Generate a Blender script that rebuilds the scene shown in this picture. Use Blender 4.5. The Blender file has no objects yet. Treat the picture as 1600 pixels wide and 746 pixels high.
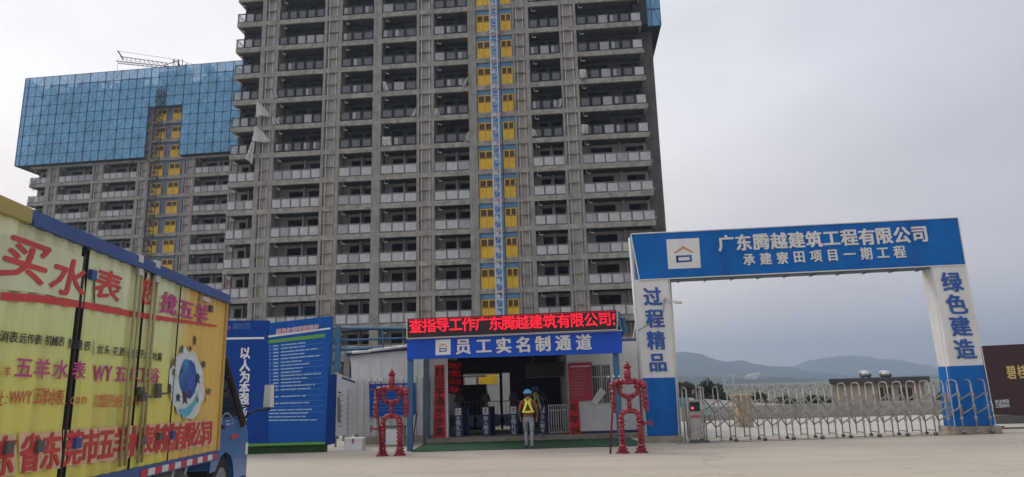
import bpy, bmesh, math, random
from mathutils import Vector, Matrix
random.seed(7)
S = bpy.context.scene
COL = S.collection
R = math.radians

# ------------------------------------------------------------------ camera
F, H, PITCH, ROLL = 1083.5, 1.84, 0.2101, 0.0277
_fw = Vector((0, math.cos(PITCH), math.sin(PITCH)))
_up = Vector((0, -math.sin(PITCH), math.cos(PITCH)))
_rt = Vector((1, 0, 0))
RT = _rt*math.cos(ROLL) - _up*math.sin(ROLL)
UP = _rt*math.sin(ROLL) + _up*math.cos(ROLL)
FW = _fw
EYE = Vector((0, 0, H))
cd = bpy.data.cameras.new('camera')
cd.sensor_width = 36
cd.lens = 36*F/1600
cd.clip_end = 20000
cam = bpy.data.objects.new('camera', cd)
cam.matrix_world = Matrix(((RT.x, UP.x, -FW.x, 0), (RT.y, UP.y, -FW.y, 0), (RT.z, UP.z, -FW.z, H), (0, 0, 0, 1)))
COL.objects.link(cam)
S.camera = cam

# survey helpers: a photo measurement (px, py) turned into a place in the world
def ray(x, y): return RT*((x-800)/F) + UP*((373-y)/F) + FW
def at(x, y, Y): d = ray(x, y); return EYE + d*(Y/d.y)
def gp(x, y, z=0): d = ray(x, y); return EYE + d*((z-H)/d.z)
def onplane(x, y, P, n): d = ray(x, y); return EYE + d*(n.dot(P-EYE)/n.dot(d))

# ------------------------------------------------------------------ light
SUN_EL, SUN_AZ = R(42), R(-62)        # azimuth from +Y (view direction), negative = left
W = bpy.data.worlds.new('World'); S.world = W; W.use_nodes = True
nt = W.node_tree; nt.nodes.clear()
def N(t, **k):
    n = nt.nodes.new(t)
    for a, b in k.items(): setattr(n, a, b)
    return n
out = N('ShaderNodeOutputWorld'); bg = N('ShaderNodeBackground'); bg.inputs[1].default_value = 0.1
sky = N('ShaderNodeTexSky', sky_type='NISHITA', sun_disc=False, sun_elevation=SUN_EL, sun_rotation=SUN_AZ)
tc = N('ShaderNodeTexCoord')
sx = N('ShaderNodeSeparateXYZ'); nt.links.new(tc.outputs['Generated'], sx.inputs[0])
mp = N('ShaderNodeMapping'); mp.inputs['Scale'].default_value = (1.3, 1.3, 3.2); mp.inputs['Location'].default_value = (.3, .1, .4)
nt.links.new(tc.outputs['Generated'], mp.inputs[0])
nz = N('ShaderNodeTexNoise'); nz.inputs['Scale'].default_value = 1.7; nz.inputs['Detail'].default_value = 7; nz.inputs['Roughness'].default_value = .5
nt.links.new(mp.outputs[0], nz.inputs['Vector'])
# brightness of the cloud deck towards the veiled sun
dot = N('ShaderNodeVectorMath', operation='DOT_PRODUCT')
sd = Vector((math.sin(SUN_AZ)*math.cos(SUN_EL), math.cos(SUN_AZ)*math.cos(SUN_EL), math.sin(SUN_EL)))
dot.inputs[1].default_value = sd; nt.links.new(tc.outputs['Generated'], dot.inputs[0])
mr = N('ShaderNodeMapRange', interpolation_type='SMOOTHSTEP'); mr.inputs['From Min'].default_value = -.35; mr.inputs['From Max'].default_value = 1.0
nt.links.new(dot.outputs['Value'], mr.inputs['Value'])
cr = N('ShaderNodeMix', data_type='RGBA')
cr.inputs['A'].default_value = (5.0, 5.2, 5.9, 1); cr.inputs['B'].default_value = (12.0, 11.4, 10.6, 1)
nt.links.new(mr.outputs[0], cr.inputs['Factor'])
# darker and warmer deck near the horizon
me = N('ShaderNodeMapRange', interpolation_type='SMOOTHSTEP'); me.inputs['From Min'].default_value = -.02; me.inputs['From Max'].default_value = .5
nt.links.new(sx.outputs['Z'], me.inputs['Value'])
ch = N('ShaderNodeMix', data_type='RGBA'); ch.inputs['A'].default_value = (1.27, 1.13, 1.07, 1); ch.inputs['B'].default_value = (.89, .915, .975, 1)
nt.links.new(me.outputs[0], ch.inputs['Factor'])
mm = N('ShaderNodeMix', data_type='RGBA', blend_type='MULTIPLY'); mm.inputs['Factor'].default_value = 1
nt.links.new(cr.outputs['Result'], mm.inputs['A']); nt.links.new(ch.outputs['Result'], mm.inputs['B'])
nr = N('ShaderNodeMapRange'); nr.inputs['From Min'].default_value = .3; nr.inputs['From Max'].default_value = .7
nr.inputs['To Min'].default_value = .86; nr.inputs['To Max'].default_value = 1.12
nt.links.new(nz.outputs['Fac'], nr.inputs['Value'])
m2 = N('ShaderNodeVectorMath', operation='SCALE'); nt.links.new(mm.outputs['Result'], m2.inputs[0]); nt.links.new(nr.outputs[0], m2.inputs['Scale'])
mx = N('ShaderNodeMix', data_type='RGBA'); mx.inputs['Factor'].default_value = .88
nt.links.new(sky.outputs[0], mx.inputs['A']); nt.links.new(m2.outputs[0], mx.inputs['B'])
nt.links.new(mx.outputs['Result'], bg.inputs[0]); nt.links.new(bg.outputs[0], out.inputs[0])
sl = bpy.data.lights.new('sun', 'SUN'); sl.energy = 1.0; sl.angle = R(18); sl.color = (1, .95, .88)
so = bpy.data.objects.new('sun', sl); so.rotation_euler = (-sd).to_track_quat('-Z', 'Y').to_euler(); COL.objects.link(so)
S.view_settings.view_transform = 'Standard'; S.view_settings.look = 'None'; S.view_settings.gamma = 1
S.view_settings.exposure = .18
S.cycles.transparent_max_bounces = 24
S.cycles.max_bounces = 8

# ------------------------------------------------------------------ materials
def srgb(r, g, b):
    f = lambda c: (c/255/12.92) if c/255 <= .04045 else ((c/255+.055)/1.055)**2.4
    return (f(r), f(g), f(b))
MC = {}
def mat(name, c, rough=.7, var=.15, scale=3.0, metal=0, bump=0, alpha=1, emit=None, streak=0, coat=0, dirt=0, spec=.5, world=False, tint=None):
    if name in MC: return MC[name]
    m = bpy.data.materials.new(name); m.use_nodes = True; t = m.node_tree
    b = t.nodes['Principled BSDF']; b.inputs['Roughness'].default_value = rough; b.inputs['Metallic'].default_value = metal
    b.inputs['Specular IOR Level'].default_value = spec
    b.inputs['Alpha'].default_value = alpha; b.inputs['Coat Weight'].default_value = coat
    tcn = t.nodes.new('ShaderNodeTexCoord'); co = tcn.outputs['Object']
    if world:
        g = t.nodes.new('ShaderNodeNewGeometry'); co = g.outputs['Position']
    n = t.nodes.new('ShaderNodeTexNoise'); n.inputs['Scale'].default_value = scale; n.inputs['Detail'].default_value = 6; n.inputs['Roughness'].default_value = .62
    t.links.new(co, n.inputs['Vector'])
    mr = t.nodes.new('ShaderNodeMapRange'); mr.inputs['From Min'].default_value = .32; mr.inputs['From Max'].default_value = .68
    mr.inputs['To Min'].default_value = 1-var; mr.inputs['To Max'].default_value = 1+var
    t.links.new(n.outputs['Fac'], mr.inputs['Value'])
    sc = t.nodes.new('ShaderNodeVectorMath'); sc.operation = 'SCALE'; sc.inputs[0].default_value = c
    t.links.new(mr.outputs[0], sc.inputs['Scale']); last = sc.outputs[0]
    def layer(last, vecscale, nscale, lo, hi, amt, col=None):
        mpn = t.nodes.new('ShaderNodeMapping'); mpn.inputs['Scale'].default_value = vecscale; t.links.new(co, mpn.inputs[0])
        n2 = t.nodes.new('ShaderNodeTexNoise'); n2.inputs['Scale'].default_value = nscale; n2.inputs['Detail'].default_value = 5
        t.links.new(mpn.outputs[0], n2.inputs['Vector'])
        r2 = t.nodes.new('ShaderNodeMapRange'); r2.inputs['From Min'].default_value = lo; r2.inputs['From Max'].default_value = hi; r2.inputs['To Max'].default_value = amt
        t.links.new(n2.outputs['Fac'], r2.inputs['Value'])
        mxn = t.nodes.new('ShaderNodeMix'); mxn.data_type = 'RGBA'
        t.links.new(r2.outputs[0], mxn.inputs['Factor']); t.links.new(last, mxn.inputs['A'])
        mxn.inputs['B'].default_value = (*(col or [x*.35 for x in c]), 1)
        return mxn.outputs['Result']
    if streak: last = layer(last, (1, 1, .12), 2.2, .48, .72, streak)
    if dirt: last = layer(last, (1, 1, 1), .7, .5, .75, dirt)
    if tint: last = layer(last, (1, 1, 1), 1.1, .52, .62, .7, tint)
    t.links.new(last, b.inputs['Base Color'])
    if bump:
        bn = t.nodes.new('ShaderNodeBump'); bn.inputs['Strength'].default_value = bump; bn.inputs['Distance'].default_value = .02
        n3 = t.nodes.new('ShaderNodeTexNoise'); n3.inputs['Scale'].default_value = scale*6; n3.inputs['Detail'].default_value = 4
        t.links.new(co, n3.inputs['Vector']); t.links.new(n3.outputs['Fac'], bn.inputs['Height']); t.links.new(bn.outputs[0], b.inputs['Normal'])
    if emit:
        b.inputs['Emission Color'].default_value = (*emit[:3], 1); b.inputs['Emission Strength'].default_value = emit[3]
    MC[name] = m; return m

M = dict(
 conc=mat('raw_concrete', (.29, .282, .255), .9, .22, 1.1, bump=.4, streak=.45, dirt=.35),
 concs=mat('slab_edge_concrete', (.31, .295, .265), .9, .28, 1.6, bump=.4, streak=.4, dirt=.45, tint=(.40, .385, .35)),
 wallshade=mat('recess_shade_wall', (.065, .06, .056), .95, .2, 1.2, streak=.3),  # upper balcony back walls: recess shade put into the colour
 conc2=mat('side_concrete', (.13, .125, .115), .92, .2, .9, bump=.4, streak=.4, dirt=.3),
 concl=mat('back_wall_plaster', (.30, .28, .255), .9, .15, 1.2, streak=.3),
 niche=mat('niche_render', (.40, .355, .32), .9, .12, 1.5, streak=.35),
 pipe=mat('pale_pipe', (.55, .53, .5), .6, .1, 4),
 dframe=mat('dark_frame', (.018, .018, .02), .5, .1, 5),
 gframe=mat('grey_frame', (.22, .22, .22), .6, .1, 5),
 gdark=mat('dark_glass', (.115, .118, .122), .3, .12, .8, spec=.5),
 gpale=mat('film_on_glass', (.48, .485, .49), .6, .14, 1.3, streak=.2),
 gpale2=mat('film_on_glass_grey', (.33, .335, .345), .5, .14, 1.3, streak=.2),
 gclear=mat('clear_glass', (.6, .65, .65), .1, .05, 2, alpha=.28),
 yellow=mat('hoist_door_yellow', (.72, .44, .02), .55, .12, 2, dirt=.25),
 dbrown=mat('door_window_dark', (.07, .035, .012), .6, .2, 3),
 blint=mat('lintel_blue', (.10, .26, .47), .6, .12, 2),
 bgrey=mat('shaft_sheet_blue_grey', (.15, .19, .29), .6, .15, 2),
 mastw=mat('mast_paint_pale', (.62, .63, .70), .5, .15, 4),
 mastb=mat('mast_blue', (.07, .20, .50), .5, .15, 4),
 mastd=mat('mast_dark', (.05, .045, .045), .6, .2, 4),
 rust=mat('rusty_red', (.25, .05, .03), .7, .2, 4),
 mesh=mat('blue_mesh_sheet', (.22, .54, .84), .55, .16, .35, alpha=.62, streak=.2),
 meshline=mat('screen_frame_blue', (.018, .07, .16), .6, .15, 3),
 white=mat('white_paint', (.70, .69, .66), .5, .07, 2, streak=.12),
 wpanel=mat('white_wall_panel', (.74, .73, .71), .6, .06, 1.2, streak=.18, dirt=.1),
 banner=mat('banner_blue', (.022, .092, .52), .6, .08, 1.3, spec=.15),
 gateblue=mat('gate_blue', (.007, .135, .46), .55, .12, .9, dirt=.22, streak=.22, bump=.3, spec=.18),
 board=mat('board_blue', (.008, .055, .28), .6, .1, .7, dirt=.15, spec=.15),
 board2=mat('board_blue_light', (.011, .095, .38), .6, .12, .7, dirt=.15, spec=.15),
 steelb=mat('steel_frame_blue', (.045, .14, .25), .55, .15, 3, dirt=.2),
 post=mat('post_grey_blue', (.08, .12, .18), .55, .15, 3, dirt=.2),
 red=mat('robot_red_paint', (.30, .010, .024), .28, .15, 5, coat=.6, dirt=.2),
 dred=mat('staff_dark_red', (.13, .012, .022), .4, .2, 5),
 paper=mat('red_paper', (.72, .035, .045), .7, .1, 3),
 notice=mat('notice_red', (.50, .045, .075), .6, .1, 4),
 black=mat('black_ink', (.012, .01, .01), .6, .05, 3),
 ink=mat('white_print', (.75, .76, .78), .5, .05, 3),
 inkb=mat('blue_print', (.02, .09, .36), .5, .05, 3),
 inkp=mat('fine_white_print', (.36, .48, .66), .5, .05, 3),
 green=mat('green_strip', (.11, .32, .05), .6, .08, 3),
 turf=mat('green_carpet', (.028, .10, .045), .95, .35, 9, bump=.6, dirt=.4),
 gold=mat('gold_lettering', (.70, .52, .18), .4, .1, 3),
 brown=mat('board_brown', (.045, .010, .012), .5, .15, 1.5),
 steel=mat('gate_stainless', (.37, .35, .32), .42, .22, 4, metal=.25),
 steeld=mat('gate_dark', (.10, .095, .09), .5, .15, 4),
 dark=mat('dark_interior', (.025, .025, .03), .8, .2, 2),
 navy=mat('turnstile_navy', (.02, .04, .11), .45, .12, 3),
 kerb=mat('plinth_concrete', (.36, .31, .24), .9, .2, 3, bump=.4, dirt=.45),
 fence=mat('corrugated_grey', (.66, .655, .63), .45, .08, 1.5, streak=.3),
 orange=mat('logo_orange', (.62, .27, .12), .5, .05, 3),
 led=mat('led_red', (.3, .0, .01), .5, .0, 3, emit=(1, .008, .03, .95)),
 leddim=mat('led_red_dim', (.2, .0, .01), .5, .0, 3, emit=(.8, .01, .03, .42)),
 ledbg=mat('led_panel_black', (.02, .008, .012), .5, .1, 3),
 sheet=mat('plastic_sheet', (.62, .62, .60), .6, .25, 3, alpha=.72),
 tyre=mat('tyre_rubber', (.02, .02, .02), .85, .2, 6),
 tblue=mat('truck_blue', (.055, .17, .42), .35, .12, 1.5, coat=.3, dirt=.25),
 tblued=mat('truck_rail_blue', (.035, .09, .27), .5, .15, 2, dirt=.3),
 truckglass=mat('truck_glass', (.02, .03, .05), .08, .05, 2, spec=.8),
 skin=mat('skin', (.42, .24, .16), .6, .08, 8),
 hair=mat('hair_black', (.015, .012, .01), .7, .2, 10),
)

# ------------------------------------------------------------------ mesh helpers
class MB:
    def __init__(s): s.v = []; s.f = []; s.m = []; s.sm = []
    def quad(s, a, b, c, d, m=0):
        i = len(s.v); s.v += [tuple(a), tuple(b), tuple(c), tuple(d)]; s.f.append((i, i+1, i+2, i+3)); s.m.append(m); s.sm.append(False)
    def box(s, x0, x1, y0, y1, z0, z1, m=0, M4=None):
        p = [Vector((x, y, z)) for x in (x0, x1) for y in (y0, y1) for z in (z0, z1)]
        if M4: p = [M4 @ q for q in p]
        i = len(s.v); s.v += [tuple(q) for q in p]
        for f in ((0, 1, 3, 2), (4, 6, 7, 5), (0, 4, 5, 1), (2, 3, 7, 6), (0, 2, 6, 4), (1, 5, 7, 3)):
            s.f.append(tuple(i+k for k in f)); s.m.append(m); s.sm.append(False)
        return s
    def bevbox(s, x0, x1, y0, y1, z0, z1, b=.03, m=0):
        # box with chamfered vertical and top edges
        pts = [(x0+b, y0), (x1-b, y0), (x1, y0+b), (x1, y1-b), (x1-b, y1), (x0+b, y1), (x0, y1-b), (x0, y0+b)]
        return s.prism([(x, y) for x, y in pts], z0, z1, m)
    def prism(s, pts, z0, z1, m=0, M4=None, top=1.0):
        n = len(pts); cx = sum(p[0] for p in pts)/n; cy = sum(p[1] for p in pts)/n
        V = [Vector((x, y, z0)) for x, y in pts] + [Vector((cx+(x-cx)*top, cy+(y-cy)*top, z1)) for x, y in pts]
        if M4: V = [M4 @ q for q in V]
        i = len(s.v); s.v += [tuple(q) for q in V]
        for k in range(n):
            j = (k+1) % n; s.f.append((i+k, i+j, i+n+j, i+n+k)); s.m.append(m); s.sm.append(False)
        s.f.append(tuple(i+n+k for k in range(n))); s.m.append(m); s.sm.append(False)
        s.f.append(tuple(i+k for k in reversed(range(n)))); s.m.append(m); s.sm.append(False)
        return s
    def tube(s, p, q, r, n=8, m=0, r2=None, caps=True):
        p = Vector(p); q = Vector(q); d = q-p
        if d.length < 1e-6: return s
        r2 = r if r2 is None else r2
        a = d.orthogonal().normalized(); b = d.normalized().cross(a); i = len(s.v)
        for c, rr in ((p, r), (q, r2)):
            for k in range(n):
                t = 2*math.pi*(k+.5)/n; s.v.append(tuple(c + (a*math.cos(t)+b*math.sin(t))*rr))
        for k in range(n):
            j = (k+1) % n; s.f.append((i+k, i+j, i+n+j, i+n+k)); s.m.append(m); s.sm.append(n > 5)
        if caps:
            s.f.append(tuple(i+n+k for k in range(n))); s.m.append(m); s.sm.append(False)
            s.f.append(tuple(i+k for k in reversed(range(n)))); s.m.append(m); s.sm.append(False)
        return s
    def path(s, pts, r, n=8, m=0):
        for a, b in zip(pts, pts[1:]): s.tube(a, b, r, n, m)
        for c in pts[1:-1]: s.ball(c, r*1.02, m, 6, 8) if n > 6 else None
        return s
    def ball(s, c, r, m=0, nu=8, nv=12, sc=(1, 1, 1)):
        i = len(s.v); c = Vector(c)
        for u in range(nu+1):
            for v in range(nv):
                a = math.pi*u/nu; b = 2*math.pi*v/nv
                s.v.append(tuple(c+Vector((math.sin(a)*math.cos(b)*sc[0], math.sin(a)*math.sin(b)*sc[1], math.cos(a)*sc[2]))*r))
        for u in range(nu):
            for v in range(nv):
                w = (v+1) % nv
                s.f.append((i+u*nv+v, i+(u+1)*nv+v, i+(u+1)*nv+w, i+u*nv+w)); s.m.append(m); s.sm.append(True)
        return s
    def bar(s, p, q, w, m=0): return s.tube(p, q, w*.7, 4, m)
    def build(s, name, mats, parent=None, loc=None, kind=None):
        me = bpy.data.meshes.new(name); me.from_pydata(s.v, [], s.f)
        for mm_ in (mats if isinstance(mats, (list, tuple)) else [mats]): me.materials.append(mm_)
        me.polygons.foreach_set('material_index', s.m); me.polygons.foreach_set('use_smooth', s.sm); me.update()
        return link(name, me, parent, loc, kind)
def link(name, me, parent=None, loc=None, kind=None):
    o = bpy.data.objects.new(name, me); COL.objects.link(o)
    if parent: o.parent = parent
    if loc is not None: o.location = loc
    if kind: o['kind'] = kind
    return o
def tag(o, label, cat, group=None):
    o['label'] = label; o['category'] = cat
    if group: o['group'] = group
    return o
def empty(name, loc, label, cat, yaw=0, group=None):
    o = bpy.data.objects.new(name, None); COL.objects.link(o); o.location = loc; o.rotation_euler = (0, 0, yaw)
    return tag(o, label, cat, group)
def copy_tree(o, parent=None):
    c = o.copy(); COL.objects.link(c)
    if parent: c.parent = parent
    for k in list(o.children): copy_tree(k, c)
    return c

# glyph meshes from Blender's own font (x right, y up), unit em
GC = {}
def glyph(chr_, bold=.02):
    key = (chr_, bold)
    if key in GC: return GC[key]
    cu = bpy.data.curves.new('g', 'FONT'); cu.body = chr_; cu.size = 1; cu.resolution_u = 2; cu.align_x = 'CENTER'
    o = bpy.data.objects.new('g', cu); COL.objects.link(o)
    dg = bpy.context.evaluated_depsgraph_get(); dg.update()
    me = bpy.data.meshes.new_from_object(o.evaluated_get(dg))
    v = [(p.co.x, p.co.y) for p in me.vertices]; f = [tuple(p.vertices) for p in me.polygons]
    bpy.data.objects.remove(o); bpy.data.curves.remove(cu); bpy.data.meshes.remove(me)
    if v:
        ys = [q[1] for q in v]; xs = [q[0] for q in v]
        cx, cy = (min(xs)+max(xs))/2, (min(ys)+max(ys))/2
        if ord(chr_) > 0x2000: cy = .36 if (max(ys)-min(ys)) < .45 else cy
        else: cy = .36
        v = [(a-cx, b-cy) for a, b in v]
    GC[key] = (v, f); return GC[key]
class TX:
    """lettering laid on a plane: O origin, X and Z unit directions, Nn out of the plane"""
    def __init__(s, O, X=Vector((1, 0, 0)), Z=Vector((0, 0, 1))):
        s.O = Vector(O); s.X = Vector(X).normalized(); s.Z = Vector(Z).normalized(); s.N = s.X.cross(s.Z).normalized(); s.mb = MB()
    def put(s, c, u, w, h, wd=None, off=.006, m=0, bold=.02, slant=0, thick=0):
        v, f = glyph(c, 0)
        if not v: return
        wd = h if wd is None else wd
        # heavier strokes: the same glyph laid again, shifted by a fraction of a stroke and a hair proud
        q_ = bold*.9
        if bold > .012 and not getattr(s, '_in', False):
            s._in = True
            sh_ = [(-q_, 0), (q_, 0), (0, q_), (0, -q_)] if bold < .03 else [(-q_, -q_*.7), (q_, -q_*.7), (-q_, q_*.7), (q_, q_*.7), (-q_*1.2, 0), (q_*1.2, 0)]
            for k_, (a_, b_) in enumerate(sh_): s.put(c, u+(a_+slant*b_)*wd, w+b_*h, h, wd, off+.0005*(k_+1), m, 0, slant, thick if k_ < 2 else 0)
            s._in = False
        i = len(s.mb.v)
        for a, b in v: s.mb.v.append(tuple(s.O + s.X*(u+(a+slant*b)*wd) + s.Z*(w+b*h) + s.N*off))
        for q in f: s.mb.f.append(tuple(i+k for k in q)); s.mb.m.append(m); s.mb.sm.append(False)
        if thick:     # short side walls for raised letters
            from collections import Counter
            ed = Counter(); dr = {}
            for q in f:
                for k in range(len(q)):
                    e = (q[k], q[(k+1) % len(q)]); ed[frozenset(e)] += 1; dr[frozenset(e)] = e
            for e, n in ed.items():
                if n == 1:
                    a, b = dr[e]; A = s.mb.v[i+a]; B = s.mb.v[i+b]; d = -s.N*thick
                    s.mb.quad(A, B, Vector(B)+d, Vector(A)+d, m)
    def row(s, txt, u0, u1, w0, w1, h, **k):
        n = len(txt)
        for j, c in enumerate(txt):
            t = j/(n-1) if n > 1 else .5
            s.put(c, u0+(u1-u0)*t, w0+(w1-w0)*t, h, **k)
    def rect(s, u0, u1, w0, w1, off=.004, m=0, dw=0):
        P = [s.O+s.X*u+s.Z*w+s.N*off for u, w in ((u0, w0), (u1, w0+dw), (u1, w1+dw), (u0, w1))]
        s.mb.quad(*P, m)
    def poly(s, pts, off=.004, m=0):
        i = len(s.mb.v); s.mb.v += [tuple(s.O+s.X*u+s.Z*w+s.N*off) for u, w in pts]
        s.mb.f.append(tuple(range(i, i+len(pts)))); s.mb.m.append(m); s.mb.sm.append(False)

exec_parts = []
# ================================================================== SETTING
g = MB()
field = mat('field_ground', (.16, .145, .10), .95, .3, .05, dirt=.4, world=True, tint=(.07, .09, .04))
g.box(-3500, 3500, -400, 3400, -4.2, -3.0)
g.build('field', field, kind='structure')

pm = mat('yard_concrete', (.50, .44, .36), .85, .08, .35, bump=.25, dirt=.22, world=True)
# joints, cracks and tyre dust on the yard slab
t = pm.node_tree; b = t.nodes['Principled BSDF']; lk = b.inputs['Base Color'].links[0].from_socket
geo = t.nodes.new('ShaderNodeNewGeometry')
vor = t.nodes.new('ShaderNodeTexVoronoi'); vor.feature = 'DISTANCE_TO_EDGE'; vor.inputs['Scale'].default_value = .11
mpd = t.nodes.new('ShaderNodeTexNoise'); mpd.inputs['Scale'].default_value = .5; mpd.inputs['Detail'].default_value = 6
av = t.nodes.new('ShaderNodeVectorMath'); av.operation = 'ADD'; sv = t.nodes.new('ShaderNodeVectorMath'); sv.operation = 'SCALE'; sv.inputs['Scale'].default_value = 4
t.links.new(geo.outputs['Position'], mpd.inputs['Vector']); t.links.new(mpd.outputs['Color'], sv.inputs[0]); t.links.new(geo.outputs['Position'], av.inputs[0]); t.links.new(sv.outputs[0], av.inputs[1])
t.links.new(av.outputs[0], vor.inputs['Vector'])
rr = t.nodes.new('ShaderNodeMapRange'); rr.inputs['From Min'].default_value = .0; rr.inputs['From Max'].default_value = .006; rr.inputs['To Min'].default_value = .45; rr.inputs['To Max'].default_value = 0
t.links.new(vor.outputs['Distance'], rr.inputs['Value'])
mxx = t.nodes.new('ShaderNodeMix'); mxx.data_type = 'RGBA'; mxx.inputs['B'].default_value = (.12, .105, .09, 1)
t.links.new(rr.outputs[0], mxx.inputs['Factor']); t.links.new(lk, mxx.inputs['A'])
n5 = t.nodes.new('ShaderNodeTexNoise'); n5.inputs['Scale'].default_value = .09; n5.inputs['Detail'].default_value = 4
mp5 = t.nodes.new('ShaderNodeMapping'); mp5.inputs['Scale'].default_value = (.6, 2.2, 1); t.links.new(geo.outputs['Position'], mp5.inputs[0]); t.links.new(mp5.outputs[0], n5.inputs['Vector'])
r5 = t.nodes.new('ShaderNodeMapRange'); r5.inputs['From Min'].default_value = .4; r5.inputs['From Max'].default_value = .65; r5.inputs['To Max'].default_value = .5
t.links.new(n5.outputs['Fac'], r5.inputs['Value'])
mx5 = t.nodes.new('ShaderNodeMix'); mx5.data_type = 'RGBA'; mx5.inputs['B'].default_value = (.52, .45, .34, 1)
t.links.new(r5.outputs[0], mx5.inputs['Factor']); t.links.new(mxx.outputs['Result'], mx5.inputs['A'])
wv = t.nodes.new('ShaderNodeTexNoise'); wv.inputs['Scale'].default_value = 1.0; wv.inputs['Detail'].default_value = 5
mpw = t.nodes.new('ShaderNodeMapping'); mpw.inputs['Rotation'].default_value = (0, 0, .35); mpw.inputs['Scale'].default_value = (.07, 1.6, 1); t.links.new(geo.outputs['Position'], mpw.inputs[0]); t.links.new(mpw.outputs[0], wv.inputs['Vector'])
rw_ = t.nodes.new('ShaderNodeMapRange'); rw_.inputs['From Min'].default_value = .52; rw_.inputs['From Max'].default_value = .72; rw_.inputs['To Max'].default_value = .38; t.links.new(wv.outputs['Fac'], rw_.inputs['Value'])
mw = t.nodes.new('ShaderNodeMix'); mw.data_type = 'RGBA'; mw.inputs['B'].default_value = (.30, .255, .20, 1); t.links.new(rw_.outputs[0], mw.inputs['Factor']); t.links.new(mx5.outputs['Result'], mw.inputs['A'])
sp_ = t.nodes.new('ShaderNodeTexNoise'); sp_.inputs['Scale'].default_value = 2.6; sp_.inputs['Detail'].default_value = 8; t.links.new(geo.outputs['Position'], sp_.inputs['Vector'])
rs_ = t.nodes.new('ShaderNodeMapRange'); rs_.inputs['From Min'].default_value = .64; rs_.inputs['From Max'].default_value = .72; rs_.inputs['To Max'].default_value = .4; t.links.new(sp_.outputs['Fac'], rs_.inputs['Value'])
ms_ = t.nodes.new('ShaderNodeMix'); ms_.data_type = 'RGBA'; ms_.inputs['B'].default_value = (.22, .19, .155, 1); t.links.new(rs_.outputs[0], ms_.inputs['Factor']); t.links.new(mw.outputs['Result'], ms_.inputs['A'])
t.links.new(ms_.outputs['Result'], b.inputs['Base Color'])
g = MB()
nx, ny = 60, 40
for ix in range(nx):
    for iy in range(ny):
        x0, x1 = -150+300*ix/nx, -150+300*(ix+1)/nx; y0, y1 = -40+180*iy/ny, -40+180*(iy+1)/ny
        if x0 >= 20 and y0 >= 32: continue
        hz = lambda x, y: .0
        g.quad((x0, y0, 0), (x1, y0, 0), (x1, y1, 0), (x0, y1, 0))
g.box(-150, 150, -40, 32, -3.0, -.05); g.box(-150, 19.9, 32, 140, -3.0, -.05)
g.build('yard_ground', pm, kind='structure')
# bare pale road inside the gate
g = MB(); g.box(5.2, 19.8, 23.6, 33.6, .001, .012)
g.build('site_road', mat('road_pale', (.52, .50, .45), .9, .08, .5, dirt=.15, world=True), kind='structure')
# hills: ridge profiles as (photo x, photo y) turned into bearing and height
def hill(name, prof, Y, depth, m, seed):
    rnd = random.Random(seed); g = MB(); nv = 7; cols = []
    prof = [(x, y) for x, y in prof]
    xs = []; k = 0
    n = 260
    for i in range(n+1):
        x = prof[0][0]+(prof[-1][0]-prof[0][0])*i/n
        while k < len(prof)-2 and prof[k+1][0] < x: k += 1
        a, b_ = prof[k], prof[k+1]; tt = (x-a[0])/(b_[0]-a[0]); y = a[1]+(b_[1]-a[1])*tt + rnd.uniform(-.5, .5)
        xs.append(at(x, y, Y))
    for i, P in enumerate(xs):
        c = []
        for j in range(nv+1):
            s_ = j/nv
            zz = P.z*(1-s_)**1.15 + 6*math.sin(i*.21+j*1.7)*s_*(1-s_)*3 + rnd.uniform(-2, 2)*(0 if j in (0, nv) else 1)
            c.append((P.x*(1-.25*s_*depth/Y)+rnd.uniform(-3, 3), Y-depth*s_, max(zz, -5) if j < nv else -5))
        c.append((P.x*1.3, Y+depth, -5)); cols.append(c)
    i0 = 0
    for c in cols: g.v += c
    L = nv+2
    for i in range(len(cols)-1):
        for j in range(nv): g.f.append((i*L+j, i*L+j+1, (i+1)*L+j+1, (i+1)*L+j)); g.m.append(0); g.sm.append(True)
        g.f.append((i*L, (i+1)*L, (i+1)*L+nv+1, i*L+nv+1)); g.m.append(0); g.sm.append(True)
    return g.build(name, m, kind='structure')
hm = mat('hill_forest', (.03, .045, .035), .95, .35, .012, dirt=.3, world=True)
far = [(600, 575), (900, 590), (1100, 592), (1190, 588), (1242, 573), (1265, 562.5), (1278, 561), (1304, 557.5), (1334, 555.5), (1357, 557.5), (1372, 562), (1387, 561), (1407, 563.4), (1431, 569), (1443, 575), (1460, 578), (1500, 572), (1560, 580), (1640, 570), (1800, 590), (2100, 560)]
near = [(500, 560), (800, 556), (950, 548), (1040, 552), (1057, 550.7), (1071, 549.6), (1097, 553.7), (1118, 562.5), (1138, 566), (1159, 563), (1177, 569), (1206, 572.5), (1233, 574), (1251, 581), (1274, 588), (1310, 590), (1345, 596), (1500, 596), (1700, 585), (2100, 590)]
low = [(400, 585), (900, 586), (1057, 588), (1085, 592), (1130, 595), (1165, 598), (1210, 601), (1290, 603), (1400, 602), (1520, 596), (1700, 592), (2100, 600)]
hill('far_hills', far, 3000, 500, hm, 1)
hn = hill('near_hills', near, 2000, 420, hm, 2)
hill('low_hills', low, 1150, 260, hm, 3)
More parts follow.
